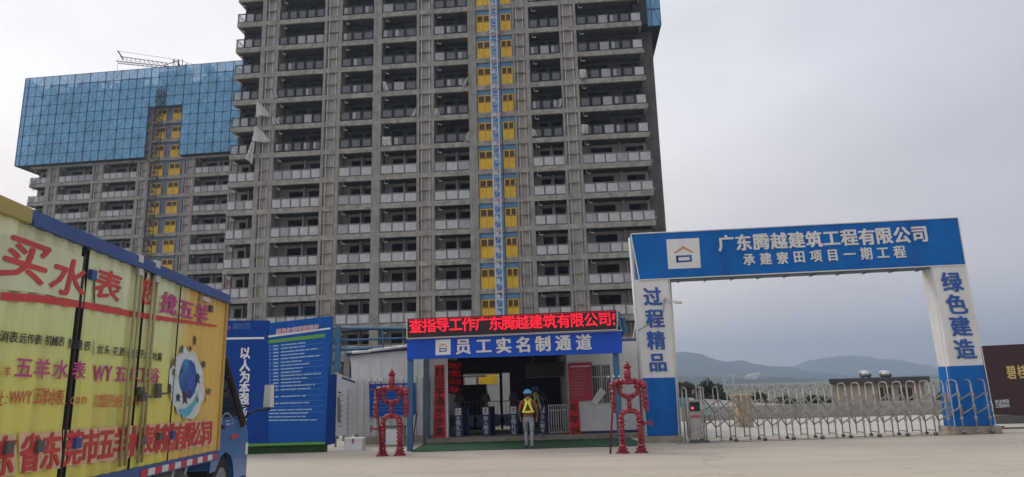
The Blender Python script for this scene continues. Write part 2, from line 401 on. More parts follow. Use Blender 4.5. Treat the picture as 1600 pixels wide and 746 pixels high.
# quarry scar on the near hill
g = MB(); rnd = random.Random(5)
qp = [(1156, 597), (1162, 593), (1165, 590), (1170, 590), (1173, 586), (1178, 587), (1181, 583), (1185, 584), (1188, 581.5), (1191, 585), (1190, 590), (1194, 593), (1193, 597), (1196, 600), (1191, 601), (1188, 604), (1183, 600), (1180, 603), (1175, 603), (1172, 599), (1165, 601), (1162, 598)]
P = [at(x, y, 1640) for x, y in qp]; c_ = sum(P, Vector())/len(P)
for k in range(len(P)):
    a, b_ = P[k], P[(k+1) % len(P)]; g.quad(c_-Vector((0, 14, 0)), a, (a+b_)/2+Vector((rnd.uniform(-3, 3), 0, rnd.uniform(-3, 3))), b_)
for k in range(len(P)):
    a, b_ = P[k], P[(k+1) % len(P)]; g.quad(a, a+Vector((0, 60, -2)), b_+Vector((0, 60, -2)), b_)
g.build('quarry_face', mat('quarry_rock', (.42, .33, .28), .95, .5, .02, world=True), kind='structure')

# ================================================================== TOWERS
PANE = {}
def pane_mesh(w, h, style):
    key = (round(w, 3), round(h, 2), style)
    if key in PANE: return PANE[key]
    g = MB(); fr = .085 if style in ('dark', 'mix') else .03
    fy = 0.0
    g.box(0, w, fy, fy+.05, 0, fr, 0); g.box(0, w, fy, fy+.05, h-fr, h, 0)
    g.box(0, fr, fy, fy+.05, fr, h-fr, 0); g.box(w-fr, w, fy, fy+.05, fr, h-fr, 0)
    g.box(fr, w-fr, fy+.018, fy+.03, fr, h-fr, 1)
    if style == 'mix': g.box(fr, w*.42, fy+.008, fy+.016, fr, h-fr, 2)
    ms = {'dark': [M['dframe'], M['gdark']], 'mix': [M['dframe'], M['gdark'], M['gpale2']], 'pale': [M['gframe'], M['gpale']], 'pale2': [M['gframe'], M['gpale2']], 'clear': [M['gframe'], M['gclear']]}[style]
    me = bpy.data.meshes.new('glass_panel'); me.from_pydata(g.v, [], g.f)
    for m_ in ms: me.materials.append(m_)
    me.polygons.foreach_set('material_index', g.m); me.update(); PANE[key] = me; return me

def lattice(g, x, y, z0, z1, w, step, r, m=0, m2=0, off=0):
    """square lattice mast"""
    c = [(x-w/2, y-w/2), (x+w/2, y-w/2), (x+w/2, y+w/2), (x-w/2, y+w/2)]
    for a in c: g.bar((*a, z0), (*a, z1), r*1.3, m)
    z = z0; k = 0
    while z < z1-.01:
        zz = min(z+step, z1)
        for i in range(4):
            a, b_ = c[i], c[(i+1) % 4]
            g.bar((*a, z), (*b_, z), r, m)
            g.bar((*a, z), (*b_, zz), r*.8, m2) if (k+i) % 2 else g.bar((*b_, z), (*a, zz), r*.8, m2)
        z = zz; k += 1
    return g

def tower(root, bays, ztop, nfl, pitch, ug, depth, style, visible, back=9.0, left_return=True, col_bottom=0, rnd=random.Random(3), right_wing=None):
    """local frame: x along the facade, y away from the camera, z up; slab k has its underside at ztop-k*pitch"""
    uL, uR = ug
    zb = lambda k: ztop-k*pitch
    FH = .5
    for k in range(-3, nfl):
        if k < -style['up']: continue
        g = MB(); z = zb(k)
        g.box(uL, uR, .22, depth, z+FH-.16, z+FH, 1)  # plate in the darker concrete, soffit shade put into its colour
        # downstand beam, broken where the big columns and shaft stand
        g.box(uL, uR, 0, .22, z+rnd.uniform(-.01, .01), z+FH)
        g.box(uL, uL+.22, .22, 1.7, z, z+FH-.162)
        g.box(uR-.22, uR, .22, 1.7, z, z+FH-.162)
        g.build('floor_slab', [M['concs'], M['conc2']], root)
    top = zb(-style['up'])+.5
    npane = 0
    stuffs = {}
    wall = {}
    for (ty, u0, u1, n) in bays:
        if ty == 'col':
            g = MB(); g.box(u0, u1, -.012, .5, col_bottom, top-.005); g.build('column', M['conc'], root)
        elif ty == 'wallcol':
            g = MB(); g.box(u0, u1, -.012, 1.7, col_bottom, top-.005); g.build('column', M['conc'], root)
        elif ty == 'big':
            g = MB(); g.box(u0, u1, -.06, .9, col_bottom, top-.003)
            g.box(u0+.1, u1-.1, .9, 1.7, col_bottom, top-.004); g.build('column', M['conc'], root)
        elif ty == 'ac':
            g = MB()
            g.box(u0, u1, .32, .44, col_bottom, top-.02); g.build('niche_back', M['niche'], root)
            for q in ((.22, 'l'), (u1-u0-.2, 'r')):
                g = MB(); g.tube((u0+q[0], .12, col_bottom), (u0+q[0], .12, top-.05), .05, 8)
                g.build('drain_pipe', M['pipe'], root)
            for k in range(-style['up'], nfl):
                if zb(k)+2 < col_bottom: continue
                g = MB(); z = zb(k)+FH+1.12
                g.box(u0, u1, .02, .315, z, z+.1); g.box(u0+.1, u0+.16, .2, .31, zb(k)+FH, z)
                g.build('air_conditioner_ledge', M['conc'], root)
        elif ty == 'lift':
            mastu = n
            for k in range(-style['up'], nfl):
                z = zb(k)
                if z < col_bottom: continue
                g = MB(); g.box(u0, u1, .30, .38, z+FH, z+pitch-.005); g.build('shaft_sheet', M[style['sheet']], root)
                if style['lintel']:
                    g = MB(); g.box(u0+.02, u1-.02, .2, .298, z+pitch-.47, z+pitch-.02); g.build('lintel_panel', M['blint'], root)
                for (a, b_) in style['doors']:
                    g = MB(); zd0, zd1 = z+FH+.02, z+pitch-.52; h = zd1-zd0
                    g.box(a, b_, .14, .2, zd0, zd0+h*.62, 0)
                    wd = (b_-a)
                    g.box(a, b_, .14, .2, zd1-.1, zd1, 0)
                    for e in (a, a+wd/2-.05, b_-.1): g.box(e, e+.1, .14, .2, zd0+h*.62, zd1-.1, 0)
                    g.box(a, a+wd/2-.05+0, .185, .199, zd0+h*.62+.002, zd1-.102, 1)
                    g.box(a+wd/2+.05, b_-.1, .185, .199, zd0+h*.62+.002, zd1-.102, 1)
                    g.box(a+wd/2-.012, a+wd/2+.012, .132, .139, zd0, zd0+h*.6, 1)
                    g.box(a+.05, b_-.05, .128, .139, zd0+h*.57, zd0+h*.60, 2)
                    g.build('hoist_door', [M['yellow'], M['dbrown'], M['mastd']], root)
        elif ty == 'bal':
            for k in range(-style['up'], nfl):
                z = zb(k)+FH
                if z < col_bottom: continue
                vis = visible[0] <= k <= visible[1]
                low_ = k >= style['switch']
                # back wall with door openings
                g = MB(); wd = u1-u0; zt = z+pitch-FH
                ops = [(u0+wd*.14, u0+wd*.46), (u0+wd*.66, u0+wd*.93)] if wd > 5 else [(u0+wd*.22, u0+wd*.52), (u0+wd*.64, u0+wd*.94)]
                hh = z+2.15; e = u0
                for a, b_ in ops:
                    g.box(e, a, 1.7, 1.9, z, zt-.002); g.box(a, b_, 1.7, 1.9, hh, zt); e = b_
                g.box(e, u1, 1.7, 1.9, z, zt)
                if low_: g.box(u0+wd*.56, u0+wd*.56+.16, 1.25, 1.698, z, zt-.001)
                g.build('back_wall', M['concl'] if low_ else M['wallshade'], root)
                # bracket and drain elbow under the slab above
                g = MB(); s_ = 1 if n != 4 else 1
                ex = u0+.35
                g.tube((ex, .35, zt), (ex, .35, zt-.33), .035, 6); g.tube((ex, .35, zt-.33), (ex+.28, .28, zt-.38), .045, 6); g.ball((ex+.3, .27, zt-.38), .08, 0, 5, 6)
                g.build('drain_elbow', M['pipe'], root)
                # balustrade
                h = 1.06; fm = M['gframe'] if low_ else M['dframe']
                g = MB(); g.box(u0, u1, .04, .11, z+h-.05, z+h); g.box(u0, u1, .05, .10, z+.055, z+.085)
                pw = wd/n
                for j in range(n+1):
                    x = min(max(u0+j*pw, u0+.03), u1-.03); g.box(x-.025, x+.025, .05, .1, z, z+h-.052)
                if left_return and u0 == uL:
                    g.box(uL+.04, uL+.11, .12, 1.65, z+h-.05, z+h); g.box(uL+.05, uL+.1, .12, 1.65, z+.055, z+.085)
                    g.box(uL+.05, uL+.1, 1.6, 1.65, z, z+h-.052)
                if right_wing is None and u1 == uR:
                    g.box(uR-.11, uR-.04, .12, 1.65, z+h-.05, z+h)
                bl = g.build('balustrade', fm, root)
                for j in range(n):
                    pr = rnd.random()
                    if low_: st = 'pale' if pr < .7 else 'pale2'
                    else: st = 'dark' if pr < .70 else ('mix' if pr < .92 else 'pale2')
                    if u1 == uR and not low_: st = ['dark', 'dark', 'pale2', 'mix', 'dark', 'pale'][j % 6]
                    if u0 == uL and not low_: st = ['clear', 'pale2', 'dark'][j % 3]
                    if style.get('allpale'): st = 'pale2' if pr < .5 else 'pale'
                    if style.get('allpale') and j == 0 and u0 == uL: st = 'clear'
                    gap = .05 if low_ else .09
                    me = pane_mesh(pw-gap*2, h-.19, st)
                    loc = (u0+j*pw+gap, .045+rnd.uniform(-.008, .008), z+.1+(rnd.uniform(-.02, .015) if low_ else 0))
                    if vis and npane < 300:
                        o = link('glass_panel', me, bl, loc); npane += 1
                        o.rotation_euler = (0, R(rnd.uniform(-.5, .5)) if low_ else 0, 0)
                    else: stuffs.setdefault(st, []).append((me, loc))
                if left_return and u0 == uL:
                    me = pane_mesh(1.45, h-.19, 'clear' if not low_ else 'pale2')
                    if vis and npane < 300:
                        o = link('glass_panel', me, bl, (uL+.07, 1.6, z+.1)); o.rotation_euler = (0, 0, R(-90)); npane += 1
    for st, lst in stuffs.items():
        g = MB()
        for me, loc in lst:
            i = len(g.v); g.v += [tuple(v.co+Vector(loc)) for v in me.vertices]
            for p in me.polygons: g.f.append(tuple(i+q for q in p.vertices)); g.m.append(p.material_index); g.sm.append(False)
        g.build('glass_panel', list(lst[0][0].materials), root, kind='stuff')
    # inner walls closing the floors
    g = MB(); g.box(uL+.5, uR-.5, back, back+.2, col_bottom, top-.01)
    for u in [b[1] for b in bays if b[0] in ('ac',)]: g.box(u-.1, u+.1, 1.9, back, col_bottom, top-.011)
    g.box(uL, uL+.2, 1.7, depth-.01, col_bottom, top-.012); g.box(uR-.2, uR, 1.7, depth-.01, col_bottom, top-.012)
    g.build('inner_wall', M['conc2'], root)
    g = MB(); g.box(uL, uR, -.0, depth, top, top+.25); g.build('roof_slab', M['conc'], root)
    return zb, top

D, YAW = 65.0, R(4.65)
main = empty('tower_block', (0, D, 0), 'unfinished grey concrete tower with yellow hoist doors, tallest, directly behind the entrance', 'building', -YAW)
bays = [('bal', -28.72, -25.96, 3), ('col', -25.96, -25.51, 0), ('ac', -25.51, -24.41, 0), ('wallcol', -24.41, -24.05, 0),
        ('bal', -24.05, -19.14, 5), ('wallcol', -19.14, -18.86, 0), ('ac', -18.86, -17.6, 0), ('wallcol', -17.6, -17.24, 0), ('bal', -17.24, -13.84, 3),
        ('big', -13.84, -12.98, 0), ('bal', -12.98, -9.3, 3), ('wallcol', -9.3, -9.04, 0), ('ac', -9.04, -7.8, 0), ('wallcol', -7.8, -7.53, 0), ('bal', -7.53, -3.99, 3),
        ('big', -3.99, -3.15, 0), ('lift', -3.15, .6, -1.28), ('wallcol', .6, .8, 0), ('ac', .8, 1.88, 0), ('wallcol', 1.88, 2.28, 0), ('bal', 2.28, 5.38, 3),
        ('wallcol', 5.38, 5.6, 0), ('ac', 5.6, 6.85, 0), ('wallcol', 6.85, 7.11, 0), ('bal', 7.11, 13.69, 6)]
zb, top = tower(main, bays, 40.0, 14, 2.955, (-28.72, 13.69), 14, dict(up=2, switch=6, doors=[(-3.08, -1.68), (-.62, .52)], lintel=True, sheet='blint'), (0, 10), right_wing=True)
# hoist mast up the shaft: pale ladder frame with ties, in sections
sec = MB(); L_ = 1.5
for x in (-.33, .33):
    for y in (-.3, .3): sec.bar((x, y, 0), (x, y, L_), .05, 0)
for z in (0, .75): 
    for y in (-.3, .3): sec.bar((-.33, y, z), (.33, y, z), .055, 0)
    for x in (-.33, .33): sec.bar((x, -.3, z), (x, .3, z), .03, 0)
sec.bar((-.33, -.3, 0), (.33, -.3, .75), .03, 0); sec.bar((.33, -.3, .75), (-.33, -.3, L_), .03, 0)
sec.box(-.16, .18, .02, .06, .12, .5, 1); sec.box(-.24, .02, .02, .06, .85, 1.2, 0)
proto_m = None
hm_root = empty('hoist_mast', (0, 0, 0), 'pale blue lattice hoist mast climbing the yellow doors of the nearest tower', 'hoist')
hm_root.matrix_world = Matrix.Translation((0, D, 0)) @ Matrix.Rotation(-YAW, 4, 'Z') @ Matrix.Translation((-1.22, -1.0, 0))
for i in range(31):
    if proto_m is None:
        proto_m = sec.build('mast_section', [M['mastw'], M['mastb']], hm_root); o = proto_m
    else: o = link('mast_section', proto_m.data, hm_root)
    o.location = (0, 0, i*L_)
for k in range(0, 14, 1):
    g = MB(); z = zb(k)+.25
    for q in (-1, 1):
        g = MB(); g.bar((q*.33, .3, z), (q*.9, 1.0, z), .03); g.build('wall_tie', M['mastd'], hm_root)
g = MB(); g.tube((.62, .35, 0), (.62, .35, 46.5), .035, 6); g.build('power_cable', M['dframe'], hm_root)

# wing behind, right of the balconies, with the climbing screen round its top
def fplane(px, py, off):
    n = Vector((math.sin(YAW), math.cos(YAW), 0)); X = Vector((math.cos(YAW), -math.sin(YAW), 0))
    Pp = Vector((0, D, 0)) + n*off; q = onplane(px, py, Pp, n); return (q-Vector((0, D, 0))).dot(X), q.z
uw, _ = fplane(1030, 215, 2.5); us, zs = fplane(1033, 40, 1.3); us0, _ = fplane(1011.5, 38, 1.3)
g = MB(); g.box(12.6, uw, 2.5, 16, 0, 49)
for k in range(0, 13):
    for j in range(2):
        pass
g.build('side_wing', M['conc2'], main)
g = MB()
for k in range(14):
    z = zb(k)+.3
    g.box(13.9, 14.15, 2.47, 2.503, z+.9, z+1.15)
g.build('formwork_patch', M['niche'], main, kind='stuff')
g = MB()
for zz in [zs+j*1.9 for j in range(7)]:
    g.box(us0, us, 1.28, 1.33, zz-.04, zz+.04); g.box(us-.05, us, 1.33, 16, zz-.04, zz+.04)
for u in (us0, (us0+us)/2-.2, us): g.box(u-.04, u+.04, 1.25, 1.28, zs, zs+11.4)
for j in range(6):
    za, zc = zs+j*1.9, zs+(j+1)*1.9
    g.bar((us0+.7, 1.27, za), (us, 1.27, zc), .03) if j % 2 else g.bar((us0+.7, 1.27, zc), (us, 1.27, za), .03)
g.build('screen_frame', M['meshline'], main)
for j in range(6):
    g = MB(); za = zs+j*1.9+.04; g.box(us0, us, 1.34, 1.37, za, za+1.82); g.build('mesh_panel', M['mesh'], main)
    g = MB(); g.box(us-.03, us, 1.38, 16, za, za+1.82); g.build('mesh_panel', M['mesh'], main)
g = MB(); g.box(12.7, us-.04, 1.4, 16, zs-.02, zs+.06); g.box(13.0, us0-.01, .9, 1.4, zs, zs+11)  # upright dark block stands in for the shaded gap beside the screen
g.build('dark_gap_deck', M['dark'], main)

# second tower, farther left
D2, YAW2 = 94.0, R(6.5)
t2 = empty('tower_block', (0, D2, 0), 'unfinished concrete tower farther left, its top wrapped in blue mesh screens', 'building', -YAW2)
bays2 = [('bal', -74.7, -71.9, 3), ('wallcol', -71.9, -71.2, 0), ('ac', -71.2, -70.1, 0), ('wallcol', -70.1, -69.9, 0), ('bal', -69.9, -64.36, 5), ('wallcol', -64.36, -64.0, 0), ('ac', -64.0, -62.75, 0), ('wallcol', -62.75, -62.5, 0),
         ('bal', -62.5, -57.04, 5), ('wallcol', -57.04, -56.5, 0), ('ac', -56.5, -55.3, 0), ('wallcol', -55.3, -55.0, 0), ('lift', -55.0, -49.5, -53.4), ('wallcol', -49.5, -49.3, 0), ('ac', -49.3, -47.9, 0), ('wallcol', -47.9, -47.6, 0), ('bal', -47.6, -42.2, 5),
         ('wallcol', -42.2, -41.9, 0), ('ac', -41.9, -40.6, 0), ('wallcol', -40.6, -40.3, 0), ('bal', -40.3, -34, 5)]
zb2, top2 = tower(t2, bays2, 33.8+2.955*5, 16, 2.955, (-74.7, -34), 14, dict(up=0, switch=5, doors=[(-54.6, -52.9), (-51.9, -50.1)], lintel=False, sheet='bgrey', allpale=True), (4, 13), rnd=random.Random(11))
# screen of panels
sy = -.8
zlo, zhi = 37.15, 51.7; nr_ = 9; rh = (zhi-zlo)/nr_
ucols = [-76.8, -76.1] + [-76.1+2.62*i for i in range(1, 8)] + [-55.4, -52.7, -49.85, -47.25, -44.6, -42.0, -39.4, -36.8, -34.2]
ucols = [u for u in ucols if u <= -34]
fr = MB(); br = MB()
for i in range(len(ucols)-1):
    a, b_ = ucols[i], ucols[i+1]
    for j in range(nr_):
        z0, z1 = zlo+j*rh, zlo+(j+1)*rh
        if a >= -55.41 and b_ <= -49.84 and z1 < 45.4+.3: continue
        g = MB(); g.box(a+.02, b_-.02, sy, sy+.03, z0+.02, z1-.02); g.build('mesh_panel', M['mesh'], t2)
        fr.box(a, b_, sy-.05, sy-.01, z0-.03, z0+.03)
        mid = (a+b_)/2
        if b_-a > 1:
            br.box(mid-.025, mid+.025, sy-.04, sy-.012, z0+.03, z1-.03)
            if j % 2: br.bar((a, sy-.03, z0), (mid, sy-.03, z1), .025); br.bar((b_, sy-.03, z0), (mid, sy-.03, z1), .025)
            else: br.bar((a, sy-.03, z1), (mid, sy-.03, z0), .025); br.bar((b_, sy-.03, z1), (mid, sy-.03, z0), .025)
for u in ucols:
    z0 = zlo if not (-55.3 < u < -49.9) else 45.3
    fr.box(u-.05, u+.05, sy-.06, sy-.005, z0, zhi)
fr.box(-76.8, -34.2, sy-.05, sy-.01, zhi-.03, zhi+.03)
fr.build('screen_frame', M['meshline'], t2); br.build('screen_brace', M['meshline'], t2)
g = MB()
for y0, y1 in ((sy+.03, 1.0),):
    g.box(-76.8, -55.45, y0, 13, zlo-.1, zlo-.02) if False else None
g.box(-76.8, -55.45, sy+.04, -.02, zlo-.05, zlo+.03); g.box(-76.8, -74.8, -.02, 13, zlo-.05, zlo+.03); g.box(-49.8, -34.2, sy+.04, -.02, zlo-.05, zlo+.03)
g.build('dark_gap_deck', M['dark'], t2)
for j in range(nr_):
    z0, z1 = zlo+j*rh, zlo+(j+1)*rh
    g = MB(); g.box(-76.8, -76.77, sy+.04, 14, z0+.02, z1-.02); g.build('mesh_panel', M['mesh'], t2)
# dark mast on the second tower
m2r = empty('hoist_mast', (0, 0, 0), 'dark lattice hoist mast on the farther left tower beside yellow doors', 'hoist')
m2r.matrix_world = Matrix.Translation((0, D2, 0)) @ Matrix.Rotation(-YAW2, 4, 'Z') @ Matrix.Translation((-53.3, -1.3, 0))
sec = MB(); lattice(sec, 0, 0, 0, 1.5, .8, .75, .055); p_ = None
for i in range(32):
    if p_ is None: p_ = sec.build('mast_section', M['mastd'], m2r); o = p_
    else: o = link('mast_section', p_.data, m2r)
    o.location = (0, 0, i*1.5)
for z in (42.2, 27.5, 12.5):
    g = MB(); g.bar((-.4, .4, z+.5), (1.8, .9, z-.5), .07); g.build('wall_tie', M['rust'], m2r); g = MB(); g.bar((-.9, .6, z), (1.0, .6, z+.1), .06); g.build('wall_tie', M['rust'], m2r)

# tower crane behind the second tower
YC = 112.0
J0 = at(184, 97, YC); J1 = at(281, 106, YC)
cr_ = empty('tower_crane', (at(281, 106, YC).x, YC, 0), 'dark lattice tower crane jib rising over the blue mesh screens', 'crane')
cz = J1.z
g = MB(); lattice(g, 0, 0, 0, cz+1.2, 1.6, 1.6, .08); g.build('mast', M['mastd'], cr_)
def rel(P): return Vector((P.x-cr_.location.x, P.y-YC, P.z))
g = MB()
A0, A1 = rel(at(184, 92, YC)), rel(at(282, 103, YC)); B0, B1 = rel(at(183, 97.5, YC)), rel(at(290, 108.5, YC))
n = 11
for q in (-.45, .45): g.bar(B0+Vector((0, q, 0)), B1+Vector((0, q, 0)), .10)
top0, top1 = rel(at(188, 88.5, YC)), rel(at(262, 99, YC))
g.bar(top0, top1, .09)
for i in range(n):
    t0, t1 = i/n, (i+1)/n; a = B0.lerp(B1, t0*.75+.02); b_ = B0.lerp(B1, t1*.75+.02); c_ = top0.lerp(top1, (t0+t1)/2)
    for q in (-.6, .6):
        g.bar(a+Vector((0, q, 0)), c_, .03); g.bar(b_+Vector((0, q, 0)), c_, .03)
    g.bar(a+Vector((0, -.6, 0)), a+Vector((0, .6, 0)), .05)
g.build('jib', M['mastd'], cr_)
g = MB(); g.bar(rel(at(193, 93, YC)), rel(at(184, 80, YC)), .16); g.bar(rel(at(190, 90, YC)), rel(at(184, 80, YC)), .08); g.build('jib_tip_strut', M['mastd'], cr_)
g = MB(); g.bar(rel(at(279, 107, YC)), rel(at(279, 93, YC)), .16); g.bar(rel(at(281, 106, YC)), rel(at(279, 93, YC)), .09); g.bar(rel(at(255, 103, YC)), rel(at(279, 95, YC)), .12); g.build('tower_head', M['mastd'], cr_)
g = MB(); g.tube(rel(at(184, 80, YC)), rel(at(279, 94, YC)), .03, 4); g.tube(rel(at(279, 94, YC)), rel(at(325, 108, YC)), .03, 4); g.tube(rel(at(184, 97, YC)), rel(at(183, 118, YC)), .03, 4); g.build('stay_cable', M['mastd'], cr_)
g = MB()
for q in (-.6, .6): g.bar(rel(at(282, 108, YC))+Vector((0, q, 0)), rel(at(331, 112, YC))+Vector((0, q, 0)), .11)
g.box(*sorted((rel(at(322, 112, YC)).x, rel(at(333, 112, YC)).x)), -1, 1, rel(at(325, 115, YC)).z, rel(at(325, 105, YC)).z)
g.build('counter_jib', M['mastd'], cr_)

# ------------------------------------------------------------------ draped plastic sheets on the balconies
def tri_sheet(name, pts, off, label, seed, group='small plastic wraps hanging on the balconies'):
    """cloth hung from facade points given as photo measurements on the facade plane"""
    n = Vector((math.sin(YAW), math.cos(YAW), 0)); Pp = Vector((0, D, 0)) - n*off
    P = [onplane(x, y, Pp, n) for x, y in pts]; rnd = random.Random(seed)
    O = P[0].copy(); g = MB(); N_ = 8
    grid = []
    for i in range(N_+1):
        rw = []
        for j in range(N_+1):
            s_, t_ = i/N_, j/N_
            a = P[0].lerp(P[1], t_); b_ = P[3].lerp(P[2], t_); q = a.lerp(b_, s_)
            q = q + n*(.16*math.sin(t_*9+seed)*(0.3+s_)) + Vector((rnd.uniform(-.03, .03), 0, rnd.uniform(-.03, .03)))
            rw.append(len(g.v)); g.v.append(tuple(q-O))
        grid.append(rw)
    for i in range(N_):
        for j in range(N_): g.f.append((grid[i][j], grid[i][j+1], grid[i+1][j+1], grid[i+1][j])); g.m.append(0); g.sm.append(True)
    o = g.build(name, M['sheet'], None, O)
    sm = o.modifiers.new('thickness', 'SOLIDIFY'); sm.thickness = .012
    return tag(o, label, 'plastic sheet', group)
tri_sheet('plastic_sheet', [(401, 156), (403, 157), (425, 182), (398, 183)], .5, 'larger white plastic sheet hanging off the left balconies, upper of the two', 1, 'large plastic sheets at the left end balconies')
tri_sheet('plastic_sheet', [(398, 198), (401, 198), (425, 222), (392, 222)], .5, 'larger white plastic sheet at the left balconies, spread out below the upper one', 2, 'large plastic sheets at the left end balconies')
tri_sheet('plastic_sheet', [(393, 222), (398, 222), (395, 258), (384, 248)], .5, 'narrow tail of white plastic hanging under the spread sheet at left', 3, 'large plastic sheets at the left end balconies')
for i, (a, lb) in enumerate([([(425, 182), (429, 182), (438, 195), (427, 195)], 'small white wrap on the railing right of the upper large sheet'),
    ([(428, 138), (430, 138), (434, 154), (426, 154)], 'small white wrap at the end of a railing above the large sheets'),
    ([(598, 128), (603, 128), (608, 143), (600, 143)], 'small white wrap at the left end of a railing beside the left wide column'),
    ([(649, 170), (651, 168), (650, 182), (641, 183)], 'small white wrap left of a pipe niche in the middle of the facade'),
    ([(679, 170), (683, 170), (688, 181), (677, 182)], 'small white wrap right of a pipe niche in the middle of the facade'),
    ([(730, 121), (732, 121), (728, 136), (721, 136)], 'small white wrap at a railing end left of the wide column, higher one'),
    ([(731, 207), (733, 207), (733, 222), (726, 223)], 'small white wrap at a railing end left of the wide column, lower one'),
    ([(598, 214), (611, 214), (612, 228), (599, 229)], 'square white wrap over one glass panel beside the left wide column'),
    ([(874, 155), (878, 155), (877, 168), (872, 170)], 'small white wrap at a railing end right of the yellow doors'),
    ([(905, 109), (915, 108), (917, 122), (905, 124)], 'white wrap over the first panel of a right end balcony, higher one'),
    ([(908, 195), (919, 195), (918, 209), (908, 211)], 'white wrap over the first panel of a right end balcony, lower one'),
    ([(831, 202), (835, 202), (839, 213), (831, 214)], 'small white wrap on a railing just right of the yellow doors')]):
    tri_sheet('plastic_wrap', a, .06, lb, 10+i)

# ================================================================== FRONT: GATE, ENTRANCE, BOARDS
class PX:
    """flat print or lettering on a plane, measured on the photo"""
    def __init__(s, P, X=Vector((1, 0, 0)), Z=Vector((0, 0, 1))):
        s.P = Vector(P); s.X = Vector(X).normalized(); Z = Vector(Z); s.Z = (Z-s.X*Z.dot(s.X)).normalized(); s.n = s.X.cross(s.Z)
        s.t = TX(s.P, s.X, s.Z)
    def uw(s, x, y): q = onplane(x, y, s.P, s.n)-s.P; return q.dot(s.X), q.dot(s.Z)
    def pt(s, x, y, off=0): return onplane(x, y, s.P, s.n)+s.n*off
    def ch(s, c, x, y, wp, hp, **k):
        u, w = s.uw(x, y); a = s.uw(x-wp/2, y); b_ = s.uw(x+wp/2, y); h = s.uw(x, y-hp/2)[1]-s.uw(x, y+hp/2)[1]
        s.t.put(c, u, w, h/.88, wd=(b_[0]-a[0])/.92, **k)
    def line(s, txt, p0, p1, w0, h0, w1=None, h1=None, **k):
        n = len(txt); w1 = w1 or w0; h1 = h1 or h0
        for j, c in enumerate(txt):
            q = j/(n-1) if n > 1 else 0
            s.ch(c, p0[0]+(p1[0]-p0[0])*q, p0[1]+(p1[1]-p0[1])*q, w0+(w1-w0)*q, h0+(h1-h0)*q, **k)
    def poly(s, pts, off=.004, m=0): s.t.poly([s.uw(*p) for p in pts], off, m)
    def done(s, name, mats, parent=None, root=None):
        """build with coordinates relative to root's location (root unrotated) or in the parent's frame"""
        if parent is not None:
            inv = WM(parent).inverted(); s.t.mb.v = [tuple(inv @ Vector(v)) for v in s.t.mb.v]
        return s.t.mb.build(name, mats, parent)
def WM(o):
    m = Matrix.LocRotScale(o.location, o.rotation_euler, o.scale)
    return (WM(o.parent) @ m) if o.parent else m
def slab4(name, pts, depth, mats, parent=None, front_first=True):
    """four front corners TL TR BR BL (world points), pushed back by the vector depth"""
    inv = WM(parent).inverted() if parent else Matrix()
    g = MB(); A = [Vector(p) for p in pts]; B = [p+Vector(depth) for p in A]
    A = [inv @ p for p in A]; B = [inv @ p for p in B]
    g.quad(A[3], A[2], A[1], A[0]); g.quad(B[0], B[1], B[2], B[3])
    for i in range(4): j = (i+1) % 4; g.quad(A[i], A[j], B[j], B[i])
    return g.build(name, mats, parent)

# ---- big blue and white gateway
GY = 22.62
gate = empty('gateway', (9.5, GY, 0), 'big blue and white site gateway with company name on its crossbeam', 'gateway')
def q4(L, Y): return [at(x, y, Y) for x, y in L]
slab4('beam', q4([(987, 367), (1496, 341), (1508, 413), (1000, 437)], GY), (0, .62, 0), M['gateblue'], gate)
g = MB(); r_ = lambda x, y, Y: at(x, y, Y)-gate.location
for a, b_ in (((986.5, 366), (1496.5, 340)), ((1000, 438), (1508, 414)), ((985.5, 366.5), (999, 437.5)), ((1497, 340.5), (1509, 413.5))):
    g.bar(r_(*a, GY-.02), r_(*b_, GY-.02), .03)
g.build('beam_trim', M['white'], gate)
g = MB(); A_ = r_(1001, 438.5, GY+.0); B_ = r_(1508, 414.5, GY)
g.quad(A_+Vector((0, .02, -.03)), B_+Vector((0, .02, -.03)), B_+Vector((0, .6, -.03)), A_+Vector((0, .6, -.03)))
for i in range(12):
    P_ = A_.lerp(B_, (i+.5)/12); g.bar(P_+Vector((0, .05, -.06)), P_+Vector((0, .58, -.06)), .025)
g.build('beam_soffit', M['post'], gate)
def pillar(px, splitpx, depth, root):
    (tl, tr, bl, br), (sl_, sr) = px, splitpx
    slab4('upper_cladding', q4([tl, tr, sr, sl_], GY+.012), (0, depth, 0), M['wpanel'], root)
    slab4('lower_cladding', q4([sl_, sr, br, bl], GY+.008), (0, depth+.01, 0), M['gateblue'], root)
    g = MB(); a, b_ = at(*bl, GY)-root.location, at(*br, GY)-root.location
    g.box(a.x-.12, b_.x+.12, -.14, depth+.15, 0, min(a.z, b_.z)-.003); g.build('plinth', M['kerb'], root)
    g = MB(); g.bar(at(*tl, GY)-root.location+Vector((-.03, -.01, -.02)), a+Vector((-.03, -.01, 0)), .022); g.bar(at(*tr, GY)-root.location+Vector((.03, -.01, -.02)), b_+Vector((.03, -.01, 0)), .022)
    g.build('edge_trim', M['white'], root)
pillar(((991, 437.5), (1044, 436), (1012, 681), (1060, 680.5)), ((1004, 591), (1055.5, 590)), .55, gate)
pillar(((1456, 417), (1508, 414.3), (1493.5, 667), (1554, 664.5)), ((1484, 572.5), (1537, 570.5)), .62, gate)
g = MB()
g.tube(r_(1046, 437, GY+.5), r_(1063, 682, GY+.5), .05, 8); g.tube(r_(984, 372, GY+.1), r_(1009, 682, GY+.1), .055, 8); g.tube(r_(988, 372, GY+.3), r_(1001, 600, GY+.3), .05, 8)
g.build('back_frame', M['white'], gate)
T = PX(at(1250, 390, GY), at(1496, 341, GY)-at(987, 367, GY))
T.line('广东腾越建筑工程有限公司', (1134, 380.5), (1436, 366.5), 24, 23, 25, 24, off=.03, bold=.035, thick=.025)
T.done('lettering', M['white'], gate); T = PX(at(1250, 390, GY), at(1496, 341, GY)-at(987, 367, GY))
